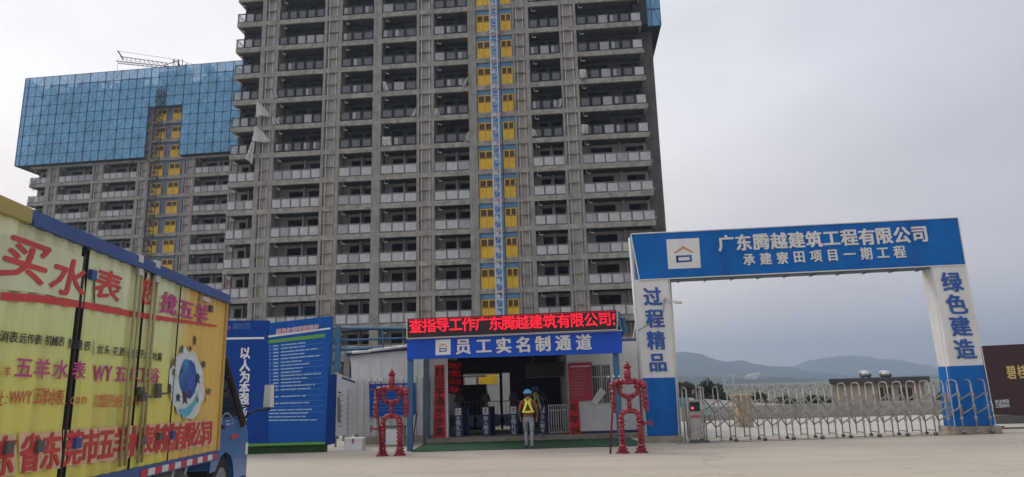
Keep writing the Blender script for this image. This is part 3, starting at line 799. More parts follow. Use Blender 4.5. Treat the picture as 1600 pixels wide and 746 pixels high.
T.line('承建寮田项目一期工程', (1170, 406), (1405, 394), 17, 17, 18, 18, off=.03, bold=.03, thick=.025)
T.done('lettering', M['white'], gate)
def logo(T, x0, x1, y0, y1, off=.004, dy=0):
    """white square, orange gable, blue stepped base"""
    w, h = x1-x0, y1-y0
    f = lambda u, v: (x0+u*w + dy*v*w, y0+v*h - .05*u*h)
    T.poly([f(0, 0), f(0, 1), f(1, 1), f(1, 0)], off, 0)
    T.poly([f(.17, .48), f(.5, .24), f(.83, .48), f(.74, .48), f(.5, .34), f(.26, .48)], off+.004, 1)
    for a, b_, c_, d_ in ((.26, .56, .74, .62), (.26, .56, .33, .70), (.26, .73, .74, .79), (.67, .56, .74, .79), (.26, .66, .33, .79)):
        T.poly([f(a, b_), f(a, d_), f(c_, d_), f(c_, b_)], off+.006+a*.001, 2)
T = PX(at(1068, 396, GY), at(1496, 341, GY)-at(987, 367, GY))
logo(T, 1041, 1092, 374.5, 421, .012, .06)
T.done('emblem', [M['wpanel'], M['orange'], M['inkb']], gate)
T = PX(at(1025, 500, GY))
for c, x, y in (('过', 1019.5, 463.5), ('程', 1023, 498), ('精', 1025, 532), ('品', 1027.5, 567)): T.ch(c, x, y, 27, 27, off=.02, bold=.03, slant=-.05)
T.done('lettering', M['inkb'], gate); T = PX(at(1025, 500, GY))
for c, x, y in (('绿', 1487, 441), ('色', 1494, 475.5), ('建', 1500.5, 510), ('造', 1507.5, 545.5)): T.ch(c, x, y, 30, 29, off=.02, bold=.03, slant=-.1)
T.done('lettering', M['inkb'], gate)
# security camera and cable on the left pillar
sc_ = empty('security_camera', at(1049, 472, GY), 'small white security camera on an arm at the left gate pillar', 'camera')
g = MB(); g.tube((-.25, -.05, .05), (.12, -.05, .0), .02, 6); g.build('arm', M['white'], sc_)
g = MB(); g.tube((.08, -.12, -.02), (.3, -.2, -.06), .05, 8); g.build('housing', M['white'], sc_)
g = MB(); g.ball((-.2, -.06, .1), .06); g.build('junction_ball', M['pipe'], sc_)
cb = MB(); c0 = at(1046, 470, GY-.06); pts = [at(x, y, GY-.05)-c0 for x, y in ((1038, 470), (1037, 485), (1030, 500), (1012, 508), (997, 517))]
cb.path([Vector(p) for p in pts], .012, 5)
tag(cb.build('cable', M['steeld'], None, c0), 'thin slack cable drooping across the white left gate pillar', 'cable')

# ---- retractable gate
fg = empty('folding_gate', (5.3, 21.98, 0), 'stainless steel retractable folding gate drawn across the driveway', 'gate')
fa = math.atan2(.40, 9.3); fg.rotation_euler = (0, 0, fa)
NA = 21; SP = .448; DP = .46; HH = 1.66
g = MB(); r0 = .022
for y, hh in ((0, HH), (DP, HH)):
    g.tube((0, y, .1), (0, y, hh-.1), r0, 6)
arc = [(0, DP/2-DP/2*math.cos(a), HH-.1+.10*math.sin(a)**.6) for a in [math.pi*i/8 for i in range(9)]]
g.path([Vector(p) for p in arc], r0, 6)
g.tube((0, 0, .16), (0, DP, .16), .02, 6)
for z in (.5, .85, 1.2): g.box(-.035, .035, -.03, .03, z-.04, z+.04)
g.tube((0, 0, 0.03), (0, 0, .12), .035, 6)
proto = None
for i in range(NA):
    if proto is None: o = proto = g.build('arch_frame', M['steel'], fg)
    else: o = link('arch_frame', proto.data, fg)
    o.location = (.48+i*SP, 0, 0)
def barmesh(ya, za, yc, zc):
    g = MB(); g.bar((0, ya, za), (SP, yc, zc), .032); return g
bp = {}
for i in range(NA-1):
    for key in ((DP+.03, .40, -.03, .84), (-.03, .86, DP+.03, .42), (DP+.03, .84, -.03, 1.28), (-.03, 1.30, DP+.03, .86)):
        if key not in bp: o = barmesh(*key).build('scissor_bar', M['steel'], fg); bp[key] = o.data
        else: o = link('scissor_bar', bp[key], fg)
        o.location = (.48+i*SP, 0, 0)
cas = MB(); cas.tube((-.05, 0, .05), (.05, 0, .05), .05, 10); cas.tube((0, DP-.03, .05), (0, DP+.03, .05), .05, 10); cd_ = None
for i in range(0, NA, 2):
    if cd_ is None: o = cas.build('caster', M['steeld'], fg); cd_ = o.data
    else: o = link('caster', cd_, fg)
    o.location = (.48+i*SP, 0, 0)
g = MB(); g.box(0, .36, .02, DP-.02, .14, 1.28); head = g.build('drive_head', M['steel'], fg)
g = MB(); g.box(.03, .33, -.012, .018, .95, 1.22); g.build('display_frame', M['black'], head)
g = MB(); g.ball((.10, -.02, 1.04), .042, sc=(1, .4, 1)); g.build('signal_lamp', mat('signal_red', (.6, .02, .05), .4, emit=(1, .12, .2, .9)), head)
g = MB(); g.box(.04, .32, .002, .018, .76, .82); g.build('red_strip', M['notice'], head)
g = MB()
for x in (-.06, .40):
    for y in (-.02, DP): g.tube((x, y, .02), (x, y, HH-.08), .026, 8)
    g.path([Vector((x, p[1], p[2])) for p in arc], .026, 6)
g.box(-.06, .42, -.03, .015, .14, .2); g.build('head_frame', M['steel'], fg)
g = MB()
for x in (.04, .16, .28): g.tube((x, -.02, .06), (x, .03, .06), .06, 12)
g.build('head_wheel', M['steeld'], fg)
g = MB(); g.box(-.5, 9.8, -.04, -.01, .001, .012); g.box(-.5, 9.8, DP, DP+.03, .001, .012); g.build('ground_rail', M['steeld'], fg)

# ---- entrance canopy with LED board and banner
CY = 21.8
can = empty('entrance_canopy', (0, CY, 0), 'entrance canopy with blue banner for the workers passage on slim posts', 'canopy')
slab4('banner', q4([(636, 530.5), (972, 517), (972, 552), (636, 562)], CY), (0, .12, 0), M['banner'], can)
g = MB(); ro = lambda x, y, Y: at(x, y, Y)-can.location
g.bar(ro(635.5, 530, CY-.01), ro(972.5, 516.5, CY-.01), .022); g.build('banner_trim', M['white'], can)
T = PX(at(800, 540, CY), at(972, 517, CY)-at(636, 530.5, CY))
for c, x, y in (('员', 724, 542), ('工', 756, 541), ('实', 787, 539.8), ('名', 817, 538.7), ('制', 848, 537.3), ('通', 880, 536), ('道', 912, 534.8)): T.ch(c, x, y, 23, 22.5, off=.02, bold=.035, thick=.015)
T.done('lettering', M['white'], can)
T = PX(at(692, 543, CY), at(972, 517, CY)-at(636, 530.5, CY)); logo(T, 680.5, 704, 531.5, 555.5, .006)
T.done('emblem', [M['ink'], M['orange'], M['inkb']], can)
for (px, Y, y1) in ((640.5, 21.9, 706), (666, 24.85, 694), (967.5, 21.95, 704)):
    P_ = gp(px, y1); P_.y = Y; P_.x = at(px, 640, Y).x
    g = MB(); w = .085 if Y < 24 else .10; g.box(P_.x-w, P_.x+w, Y-CY, Y-CY+.15, 0, 3.7 if Y < 24 else 3.5); g.build('post', M['steelb'] if Y < 24 else M['post'], can)
xL, xR = ro(638, 520, CY).x, ro(970, 520, CY).x
g = MB(); g.box(xL, xR+.02, .14, 3.25, 3.36, 3.46)
for x in (xL+.1, (xL+xR)/2, xR-.1): g.box(x-.05, x+.05, .14, 3.2, 3.22, 3.358)
g.build('canopy_roof', M['post'], can)
led = empty('led_sign', at(800, 505, CY-.1), 'red scrolling LED sign on top of the blue entrance banner', 'LED sign')
LP = q4([(637, 498.5), (963, 484.5), (963, 514.5), (637, 528.5)], CY-.12)
slab4('cabinet', LP, (0, .3, 0), M['ledbg'], led)
T = PX(at(800, 505, CY-.12), LP[1]-LP[0])
for c, x in zip('查指导工作广东腾越建筑有限公司', (650, 670.5, 691.5, 712, 732.5, 753, 774, 794.5, 815.5, 837, 859, 880.5, 902, 923.5, 944.5)):
    T.ch(c, x, 509.6-(x-650)*.0345, 20.5, 20, off=.012, bold=.02)
T.done('lettering', M['led'], led)
T = PX(at(800, 505, CY-.12), LP[1]-LP[0])
for i in range(9):
    x, y = 957.5+random.uniform(-1, 2.5), 498+random.uniform(-9, 9); T.poly([(x, y), (x, y+2.4), (x+2.6, y+2.4), (x+2.6, y)], .012)
T.done('cut_off_character', M['led'], led)
T = PX(at(800, 505, CY-.12), LP[1]-LP[0])
for i in range(108):
    x = 638.5+i*3; y = 499.6-(x-638)*.0431
    T.poly([(x, y), (x, y+2), (x+1.7, y+2), (x+1.7, y)], .010)
o = T.done('running_border', M['leddim'], led); o['kind'] = 'stuff'
g = MB(); z_ = led.location
g.bar(at(636, 499, CY-.1)-z_, at(636, 529, CY-.1)-z_, .03); g.bar(at(964.5, 484, CY-.1)-z_, at(964.5, 515, CY-.1)-z_, .03); g.bar(at(636, 529.3, CY-.14)-z_, at(964, 515.2, CY-.14)-z_, .02)
g.build('cabinet_trim', M['pipe'], led)

# ---- office / gatehouse behind the canopy
WY = 25.2
X = lambda px, Y=WY, py=620: at(px, py, Y).x
office = empty('gatehouse', (0, WY, 0), 'white gatehouse container with dark open passage under the blue banner', 'gatehouse')
o0, o1 = X(700), X(888)
g = MB()
g.box(X(672), o0, 0, .12, .15, 3.32); g.box(o0-.1, o0, .12, 4.2, .15, 3.32); g.build('left_wall', M['wpanel'], office)
g = MB(); wx0, wx1 = X(925), X(957); wz0, wz1 = at(940, 632, WY).z, at(940, 569, WY).z
xr = X(1004)
g.box(o1, wx0, 0, .12, .2, 3.32); g.box(wx1, xr, 0, .12, .2, 3.32); g.box(wx0, wx1, 0, .12, .2, wz0); g.box(wx0, wx1, 0, .12, wz1, 3.32)
g.box(o1, o1+.1, .12, 4.2, .2, 3.32); g.build('right_wall', M['wpanel'], office)
g = MB(); g.box(o1, xr, -.012, .0, .14, .24); g.build('skirting', M['navy'], office)
g = MB(); g.box(wx0, wx1, .05, .07, wz0, wz1); wn = g.build('window', M['truckglass'], office)
g = MB()
for x in (wx0+.02, (wx0+wx1)/2, wx1-.02): g.box(x-.025, x+.025, -.02, .048, wz0, wz1)
for z in (wz0+.02, (wz0+wz1)/2+.25, wz1-.02): g.box(wx0, wx1, -.018, .045, z-.022, z+.022)
g.build('window_frame', M['white'], wn)
g = MB()
for i in range(9): x = wx0+(wx1-wx0)*(i+.5)/9; g.box(x-.008, x+.008, -.05, -.034, wz0+.02, wz1-.02)
g.build('window_bar', M['pipe'], wn, kind='stuff')
g = MB(); g.box(X(660), xr, .0, 4.3, 3.32, 3.42); g.build('roof', M['post'], office)
g = MB(); b0, b1, b2, b3 = X(724, 29.4), X(746, 29.4), X(781, 29.4), X(785.5, 29.4)
g.box(X(690, 29.4), b0, 4.2, 4.3, .15, 3.32); g.box(b0, b2, 4.2, 4.3, at(750, 584, 29.4).z, 3.32); g.box(b0, X(760, 29.4), 4.2, 4.3, .15, at(750, 601, 29.4).z)
g.box(b2, b3, 4.2, 4.3, .15, 3.32); g.box(b3, X(797, 29.4), 4.2, 4.3, at(790, 583, 29.4).z, 3.32); g.box(X(797, 29.4), o1+.6, 4.2, 4.3, .15, 3.32)
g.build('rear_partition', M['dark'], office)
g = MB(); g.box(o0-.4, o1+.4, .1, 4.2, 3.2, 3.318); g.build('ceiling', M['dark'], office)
lampm = mat('lamp_glow', (.8, .8, .8), .5, emit=(1, .95, .9, 3))
for px in (755, 780, 805):
    g = MB(); P_ = at(px, 576, 28.4); g.tube((P_.x, 2.9, 3.12), (P_.x, 2.9, 3.198), .03, 8); g.build('ceiling_lamp', lampm, office)
# step, green carpet
g = MB(); g.box(X(667, 24.9), X(1004, 24.9), 24.75, 29.6, .0, .15); g.build('entrance_step', M['kerb'], kind='structure')
g = MB(); c0, c1 = gp(642, 706.5), gp(1012, 699); nX, nY = 60, 16
y0_, y1_ = 21.55, 24.74
for i in range(nX):
    for j in range(nY):
        xs_ = [c0.x+.0+(3.85-c0.x)*t for t in (i/nX, (i+1)/nX)]; ys_ = [y0_+(y1_-y0_)*t for t in (j/nY, (j+1)/nY)]
        hz = lambda x, y: .014+.006*math.sin(x*7+y*3)+.004*math.sin(x*19-y*11)
        g.quad(*[(x, y, hz(x, y)) for x, y in ((xs_[0], ys_[0]), (xs_[1], ys_[0]), (xs_[1], ys_[1]), (xs_[0], ys_[1]))])
tag(g.build('carpet', M['turf']), 'worn green carpet laid on the yard before the passage', 'carpet')
# yard stretch seen beyond the passage
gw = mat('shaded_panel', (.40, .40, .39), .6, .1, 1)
bb = empty('site_barrier', (X(762, 33), 33, 0), 'yellow and white panels seen through the back of the passage', 'barrier')
g = MB(); ax = lambda px, py=600: at(px, py, 33).x-bb.location.x; az = lambda py: at(770, py, 33).z
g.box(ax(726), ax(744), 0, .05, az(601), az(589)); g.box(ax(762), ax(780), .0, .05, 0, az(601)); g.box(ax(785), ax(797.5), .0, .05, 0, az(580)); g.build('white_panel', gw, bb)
g = MB(); g.box(ax(748), ax(778.5), -.04, -.005, az(600), az(589)); g.build('yellow_panel', M['yellow'], bb)
g = MB(); g.box(ax(715), ax(760), .3, .4, 0, az(586)); g.box(ax(715), ax(800), .3, .4, az(585), az(560)); g.build('dark_hoarding', M['conc2'], bb)

def flat_print(name, quad, Y, m, label, cat, tilt=0, draw=None, thick=.01, group=None):
    P = q4(quad, Y); O = sum(P, Vector())/4; r = empty(name, O, label, cat, group=group)
    slab4('sheet', P, (0, thick, 0), m, r)
    if draw: draw(r, Y)
    return r
def couplet(chars, pts, size):
    def f(r, Y):
        T = PX(r.location)
        for c, (x, y) in zip(chars, pts): T.ch(c, x, y, size, size, off=.006, bold=.02, slant=-.03)
        T.done('lettering', M['black'], r)
    return f
flat_print('couplet_banner', [(679.5, 571), (694, 570.5), (697, 687.5), (677.5, 688)], WY-.03, M['paper'], 'long red paper couplet strip left of the passage opening', 'couplet', draw=couplet('财运亨通步步高', [(687, 581+15.6*i) for i in range(7)], 14))
flat_print('couplet_banner', [(889.5, 622), (904, 620.5), (908, 684), (890, 685)], WY-.05, M['paper'], 'shorter visible red paper couplet strip right of the passage opening', 'couplet', draw=couplet('年年好', [(896.5, 637), (897.5, 655.5), (899, 674)], 13))
def noticelines(r, Y):
    T = PX(r.location); rnd = random.Random(3)
    T.poly([(891, 572.5), (891, 574.2), (922, 573.2), (922, 571.5)], .005)
    o = T.done('heading', M['ink'], r)
    T = PX(r.location)
    for i in range(9):
        y = 579.5+i*4.7; x1 = 893+rnd.uniform(18, 28); T.poly([(891.5, y), (891.5, y+1), (x1, y+.4), (x1, y-.6)], .005)
    o = T.done('text_line', mat('notice_print', (.48, .22, .24), .6), r); o['kind'] = 'stuff'
flat_print('notice_board', [(887, 568), (924.5, 566), (926.5, 626), (890, 628)], WY-.08, M['notice'], 'dark red notice board with fine white lines above the right couplet', 'notice', draw=noticelines)
r_p = flat_print('paper_sheet', [(938, 605), (947, 613), (932, 634), (923.5, 628.5)], WY-.12, M['white'], 'white paper sheet hanging askew over the gatehouse window corner', 'paper')
g = MB(); g.box(-.02, .02, -.004, -.001, -.02, .02); g.build('tape', M['pipe'], r_p)
flat_print('paper_sheet', [(912, 629), (925, 628.5), (926, 654), (913, 655)], WY-.02, M['wpanel'], 'pale paper notice taped flat on the wall below the window', 'paper')
# red led panel inside, hanging screen
wl = empty('wall_led_panel', at(712, 590, 25.5), 'dark panel of dim red characters inside the passage at left', 'LED sign')
A0_ = [at(700.5, 562, 25.25), at(721.5, 564, 26.3), at(721.5, 619, 26.3), at(700.5, 614, 25.25)]
slab4('cabinet', A0_, (-.06, .02, 0), M['ledbg'], wl)
T = PX(A0_[0], A0_[1]-A0_[0])
for j, rw in enumerate(('安全生产', '文明施工', '以人为本', '质量第一')):
    for i, c in enumerate(rw): T.ch(c, 704+i*4.6, 571+j*12.5+i*.3, 4.4, 9, off=.012, bold=.02)
T.done('lettering', mat('led_panel_dim', (.2, .01, .015), .5, emit=(.8, .02, .03, .12)), wl)
ts = empty('hanging_screen', at(851, 580, 25.9), 'large blank dark screen hanging in the passage above the turnstiles', 'screen')
slab4('screen', q4([(823, 568), (881, 565), (881, 588.5), (823, 590.5)], 25.9), (0, .08, 0), M['black'], ts)
g = MB(); zz_ = ts.location
for a, b_ in (((823, 568), (823, 590.5)), ((823, 590.5), (881, 588.5)), ((881, 565), (881, 588.5))): g.bar(at(*a, 25.88)-zz_, at(*b_, 25.88)-zz_, .012)
for px in (832, 872): g.bar(at(px, 567, 25.95)-zz_, at(px, 562, 25.95)-zz_+Vector((0, 0, .2)), .015)
g.build('bezel', M['gframe'], ts)

# ---- turnstiles
ts_labels = ['leftmost navy turnstile pedestal in the passage', 'second navy turnstile pedestal from the left in the passage', 'third navy turnstile pedestal, just left of the walking worker', 'rightmost navy turnstile pedestal, beside the white railing']
words = ['文明礼让', '出入刷卡', '文明礼让', '出入刷卡']
for i, px in enumerate((716, 759, 802.5, 847)):
    P_ = gp(px, 681.5-i*.9, .15); P_.y = 25.5; P_.x = X(px, 25.5, 660)
    tt_ = empty('turnstile', (P_.x, 25.5, .15), ts_labels[i]+', lettered '+words[i], 'turnstile', group='turnstiles in the passage')
    g = MB(); g.box(-.135, .135, 0, .04, .0, 1.04); g.prism([(-.13, .04), (.16, .04), (.30, .4), (.30, 1.2), (-.1, 1.2)], .0, .98); g.build('cabinet', M['navy'], tt_)
    g = MB(); g.box(-.10, .10, -.008, -.001, .74, .98); ep = g.build('emblem_plate', M['wpanel'], tt_)
    g = MB(); g.box(-.05, .05, -.014, -.009, .80, .83); g.box(-.05, .05, -.014, -.009, .87, .89); g.prism([(-.06, .90), (.06, .90), (0, .95)], .009, .013, M4=Matrix.Rotation(R(90), 4, 'X')); g.build('emblem', M['steeld'], ep)
    T = TX((P_.x*0, -.002, 0)); 
    for j, c in enumerate(words[i]): T.put(c, 0, .62-j*.165, .17, off=.008, bold=.02)
    T.mb.build('lettering', M['ink'], tt_)
    g = MB(); g.tube((.02, .25, .98), (.02, .25, 1.22), .025, 8); g.build('reader_pole', M['steeld'], tt_)
    g = MB(); g.prism([(-.17, .2), (.19, .2), (.19, .3), (-.17, .3)], 1.2, 1.44, top=.62); g.build('face_reader', M['black'], tt_)
    for s_ in (-1, 1):
        g = MB(); x0_ = -.14 if s_ < 0 else .31
        g.prism([(0, .72), (s_*.26, .70), (s_*.34, .5), (s_*.28, .32), (0, .28)], -.62, -.60, M4=Matrix.Translation((x0_, 0, 0)) @ Matrix.Rotation(R(90), 4, 'X')); g.build('flap', M['navy'], tt_)
# white railing gate right, plus low rail behind
wr = empty('railing', (X(871, 25.35), 25.35, .15), 'white painted railing between the last turnstile and right couplet', 'railing')
w_ = (X(887, 25.35)-X(856, 25.35))/2
for i in range(9):
    g = MB(); x = -w_+.02+(2*w_-.04)*i/8; g.tube((x, 0, .06), (x, 0, 1.0), .016, 6); g.build('baluster', M['white'], wr)
for z in (.07, .82, 1.0):
    g = MB(); g.bar((-w_, 0, z), (w_, 0, z), .024); g.build('rail', M['white'], wr)
br_ = empty('railing', (X(770, 27.5), 27.5, .15), 'thin grey barrier railing behind the turnstiles', 'railing')
for i in range(26):
    g = MB(); x = -1.9+i*.16; g.tube((x, 0, 0), (x, 0, 1.15), .010, 5); g.build('baluster', M['gframe'], br_)
g = MB(); g.bar((-1.95, 0, 1.15), (2.15, 0, 1.15), .02); g.build('rail', M['gframe'], br_)

# ---- corrugated fence left of the passage, blue sign, container behind
FY = 25.15
fx0, fx1 = X(553, FY), X(677, FY); ftop = at(620, 590, FY).z
fen = empty('corrugated_fence', ((fx0+fx1)/2, FY, 0), 'pale grey corrugated sheet fence left of the entrance', 'fence')
n_ = 12; wsh = (fx1-fx0)/n_; sh = None
for i in range(n_):
    if sh is None:
        g = MB(); k = 1; prof = []
        for j in range(k):
            a = wsh*j/k; b_ = wsh/k; prof += [(a, 0), (a+b_*.40, 0), (a+b_*.45, .09), (a+b_*.90, .09)]
        prof.append((wsh, 0))
        for (xa, ya), (xb, yb) in zip(prof, prof[1:]): g.quad((xa, ya, .25), (xb, yb, .25), (xb, yb, ftop), (xa, ya, ftop))
        for (xa, ya), (xb, yb) in zip(prof, prof[1:]): g.quad((xa, ya+.015, ftop), (xb, yb+.015, ftop), (xb, yb+.015, .25), (xa, ya+.015, .25))
        o = sh = g.build('sheet', M['fence'], fen)
    else: o = link('sheet', sh.data, fen)
    o.location = (fx0-(fx0+fx1)/2+i*wsh, 0, random.uniform(-.04, .03))
g = MB(); g.box(fx0-(fx0+fx1)/2-.1, fx1-(fx0+fx1)/2, -.08, .12, 0, .26); g.build('footing', M['kerb'], fen)
def bluesign(r, Y):
    T = PX(r.location)
    for i in range(5): T.ch('安全文明施工'[i], 590+i*11.5, 607-i*.4, 8, 8, off=.01, bold=.02)
    o = T.done('lettering', M['inkp'], r)
    T = PX(r.location); rnd = random.Random(8)
    for i in range(5):
        y = 621+i*5.2; T.poly([(584, y), (584, y+1), (584+rnd.uniform(38, 56), y+.2), (584+rnd.uniform(38, 56), y-.9)], .01)
    o = T.done('text_line', mat('sign_print', (.10, .2, .42), .6), r); o['kind'] = 'stuff'
flat_print('fence_sign', [(577, 600.5), (649, 598.5), (650, 648), (577.5, 652)], FY-.06, M['board2'], 'blue sign with pale writing on the fence behind the left robot', 'sign', draw=bluesign, thick=.03)
# container with rolled white sheet roof
KY = 26.6
kt = empty('container_office', (X(590, KY), KY, 0), 'white site container rising behind the corrugated fence', 'container')
K = q4([(548, 555.5), (636, 543.5), (640, 700), (552, 700)], KY); K[2].z = 0; K[3].z = 0; K[2].x = X(672, KY); K[1].x = X(672, KY); K[1].z += -.05
slab4('wall', K, (.0, 2.6, 0), M['wpanel'], kt)
Kt = q4([(541, 557), (637, 542.5), (637, 538.5), (541, 552)], KY-.15)
slab4('roof_edge', [Kt[3], Kt[2]+Vector((1, 0, 0)), Kt[1]+Vector((1, 0, 0)), Kt[0]], (0, 2.9, 0), M['navy'], kt)
g = MB(); kl = kt.location
g.path([at(x, y, KY-.25)-kl for x, y in ((550, 551), (575, 549.5), (583, 547.5), (600, 545.5), (620, 543), (640, 540.5))], .055, 8); g.build('rolled_sheet', M['white'], kt)
g = MB()
for i in range(5):
    px = 560+i*18; g.box(at(px, 570, KY).x-kl.x-.012, at(px, 570, KY).x-kl.x+.012, -.012, -.001, .1, at(px, 560, KY).z-.08)
g.build('panel_joint', M['fence'], kt, kind='stuff')
# blue steel frame behind
SY = 28.5
sf = empty('steel_frame', at(580, 530, SY), 'blue steel walkway frame standing behind the container at left', 'steel frame')
so_ = sf.location.copy(); so_.z = 0; sf.location = so_
def sb(a, b_, w, m='steelb', Y=SY):
    g = MB(); g.bar(at(*a, Y)-so_, at(*b_, Y)-so_, w); return g.build('member', M[m], sf)
for a, b_, w in (((516, 513), (645, 514), .10), ((533, 532), (645, 528.5), .065), ((516, 547), (600, 544), .11), ((598, 514), (599, 546), .06), ((516, 534), (535, 533), .05), ((516, 570), (530, 569), .05), ((517, 517), (529, 545), .03), ((529, 548), (517, 575), .03), ((517, 545), (529, 519), .03)): sb(a, b_, w)
g = MB(); a = at(529, 512, SY)-so_; g.box(a.x-.1, a.x+.1, -.1, .1, 0, a.z+.05); g.build('member', M['steelb'], sf)
a = at(519, 512, SY)-so_; g = MB(); g.box(a.x-.05, a.x+.05, -.05, .05, 0, a.z+.05); g.build('member', M['steelb'], sf)
a = at(640, 512, SY)-so_; g = MB(); g.box(a.x-.08, a.x+.08, -.08, .08, 0, a.z+.05); g.build('member', M['steelb'], sf)
g = MB(); a = at(541, 560, 27.2)-so_; g.box(a.x-.09, a.x+.09, 27.2-SY, 27.4-SY, 0, a.z+.2); g.build('member', M['gframe'], sf)
# right of the LED sign
sf2 = empty('steel_frame', (X(985, 26), 26, 0), 'blue and white steel framing between LED sign and left gate pillar', 'steel frame')
def sb2(a, b_, w, m, Y=26): g = MB(); g.bar(at(*a, Y)-sf2.location, at(*b_, Y)-sf2.location, w); g.build('member', M[m], sf2)
for a, b_, w, m in (((966, 487), (972, 517), .09, 'steelb'), ((974, 497), (978, 522), .10, 'steelb'), ((966, 497), (978, 499), .07, 'steelb'), ((971, 533), (1006, 532), .05, 'white'), ((989, 478), (1000, 534), .045, 'white'), ((995, 480), (998, 500), .04, 'white'), ((997, 480), (989, 531), .035, 'white'), ((972, 560), (975, 690), .11, 'steelb'), ((1000, 535), (1005, 680), .05, 'gframe')): sb2(a, b_, w, m)
g = MB(); a = at(973, 553, 25.6)-sf2.location; b_ = at(1004, 553, 25.6)-sf2.location; g.box(a.x, b_.x, -.4, .0, a.z-.1, a.z+.12); g.build('cable_tray', M['gframe'], sf2)

# ---- billboards at left
def board(name, pts_bottom, tops, depthv, m, label):
    (b0_, b1_) = [gp(*p) for p in pts_bottom]; X_ = (b1_-b0_); n_ = Vector((-X_.y, X_.x, 0)).normalized()
    P = [onplane(*tops[0], b0_, n_), onplane(*tops[1], b0_, n_)]
    r = empty(name, (b0_+b1_)/2, label, 'billboard')
    bz = .32
    slab4('panel', [P[0], P[1], b1_+Vector((0, 0, bz)), b0_+Vector((0, 0, bz))], n_*depthv, m, r)
    slab4('green_base', [b0_-n_*.03+Vector((0, 0, bz-.002)), b1_-n_*.03+Vector((0, 0, bz-.002)), b1_-n_*.03+Vector((0, 0, .24)), b0_-n_*.03+Vector((0, 0, .24))], n_*(depthv), M['green'], r)
    slab4('dark_base_board', [b0_+n_*.05+Vector((0, 0, .238)), b1_+n_*.05+Vector((0, 0, .238)), b1_+n_*.05, b0_+n_*.05], n_*depthv*.8, mat('base_dark_green', (.02, .06, .015), .9), r)  # darker green strip under the green base, set slightly back
    return r, b0_, X_.normalized(), n_
B1, p1, x1_, n1_ = board('billboard', ((300, 713.5), (417, 709.5)), ((300, 501), (418.5, 501)), .3, M['board'], 'deep blue billboard with vertical white slogan, partly behind the truck cab')
T = PX(p1, x1_)
for c, y in zip('以人为本强化质量意识', (552, 571, 589, 606, 624, 640, 651, 661, 671, 681)):
    s_ = 15.5 if y < 630 else 10
    T.ch(c, 383.5-(y-552)*.03, y, s_, 17 if y < 630 else 10, off=.008, bold=.035)
T.poly([(345, 528), (345, 531), (413, 530), (413, 527)], .006)
T.done('lettering', M['ink'], B1)
T = PX(p1, x1_)
for i, c in enumerate('碧桂园'): T.ch(c, 368+i*9.5, 510-i*.1, 8.5, 9, off=.008)
T.done('header_lettering', mat('faint_print', (.06, .13, .4), .5), B1)
T = PX(p1, x1_); T.poly([(350, 512), (353, 508.5), (356, 511), (358.5, 508.5), (361, 512), (359, 515), (352, 515)], .008); T.done('emblem', mat('faint_red', (.25, .06, .16), .5), B1)
B2, p2, x2_, n2_ = board('billboard', ((414, 709.5), (507.5, 707)), ((413.5, 506), (517, 494)), .3, M['board2'], 'blue billboard with a green header row and dense table text')
# the return of this board towards the back
bb1 = gp(507.5, 707); 
bb2 = gp(523.5, 703.5)
slab4('side_panel', [bb1+Vector((.03, .02, 2.35)), bb2+Vector((0, 0, 2.4)), bb2+Vector((0, 0, .2)), bb1+Vector((.03, .02, .2))], (-.05, .0, 0), M['board'], B2)
T = PX(p2, x2_)
for i, c in enumerate('质量红线管理规定'): T.ch(c, 435.5+i*8.4, 518.5-i*1.0, 7.4, 8, off=.016, bold=.06)
T.done('title_outline', M['ink'], B2)
T = PX(p2, x2_)
for i, c in enumerate('质量红线管理规定'): T.ch(c, 435.5+i*8.4, 518.5-i*1.0, 7.2, 7.6, off=.022, bold=.01)
T.done('title_lettering', mat('title_red', (.55, .06, .09), .5), B2)
T = PX(p2, x2_); T.poly([(413.7, 525.5), (413.7, 528.5), (516.5, 514.5), (516.5, 512)], .008); T.done('white_rule', M['ink'], B2)
T = PX(p2, x2_); T.poly([(419, 532), (419, 537), (508, 527.5), (508, 521.5)], .008); T.done('green_header_row', M['green'], B2)
T = PX(p2, x2_); rnd = random.Random(4)
rows = 22; y = 541
for i in range(rows):
    yy = 541+i*5.25 + (5 if i > 17 else 0)
    if i in (14, 16): continue
    sl = lambda x: yy-(x-419)*(.105-.0045*i)
    if i < 16:
        a = 421; T.poly([(a, sl(a)), (a, sl(a)+1.4), (a+1.5, sl(a+1.5)+1.3), (a+1.5, sl(a+1.5)-.1)], .008)
        a = 427; b_ = 435; T.poly([(a, sl(a)), (a, sl(a)+1.9), (b_, sl(b_)+1.9), (b_, sl(b_))], .008)
    a = 439 if i < 16 else 420; e = (rnd.uniform(470, 503) if i < 18 else rnd.uniform(480, 503))
    while a < e-3:
        b_ = min(a+rnd.uniform(5, 17), e); T.poly([(a, sl(a)), (a, sl(a)+1.7), (b_, sl(b_)+1.7), (b_, sl(b_))], .008); a = b_+rnd.uniform(.6, 1.6)
T.done('fine_print', M['inkp'], B2)['kind'] = 'stuff'
T = PX(p2, x2_)
for i in range(13):
    yy = 545+i*8.3; k = .105-.0075*i
    T.poly([(419, yy), (419, yy+.45), (506, yy+.45-87*k), (506, yy-87*k)], .006)
T.done('table_rule', mat('rule_blue', (.10, .26, .55), .5), B2)['kind'] = 'stuff'
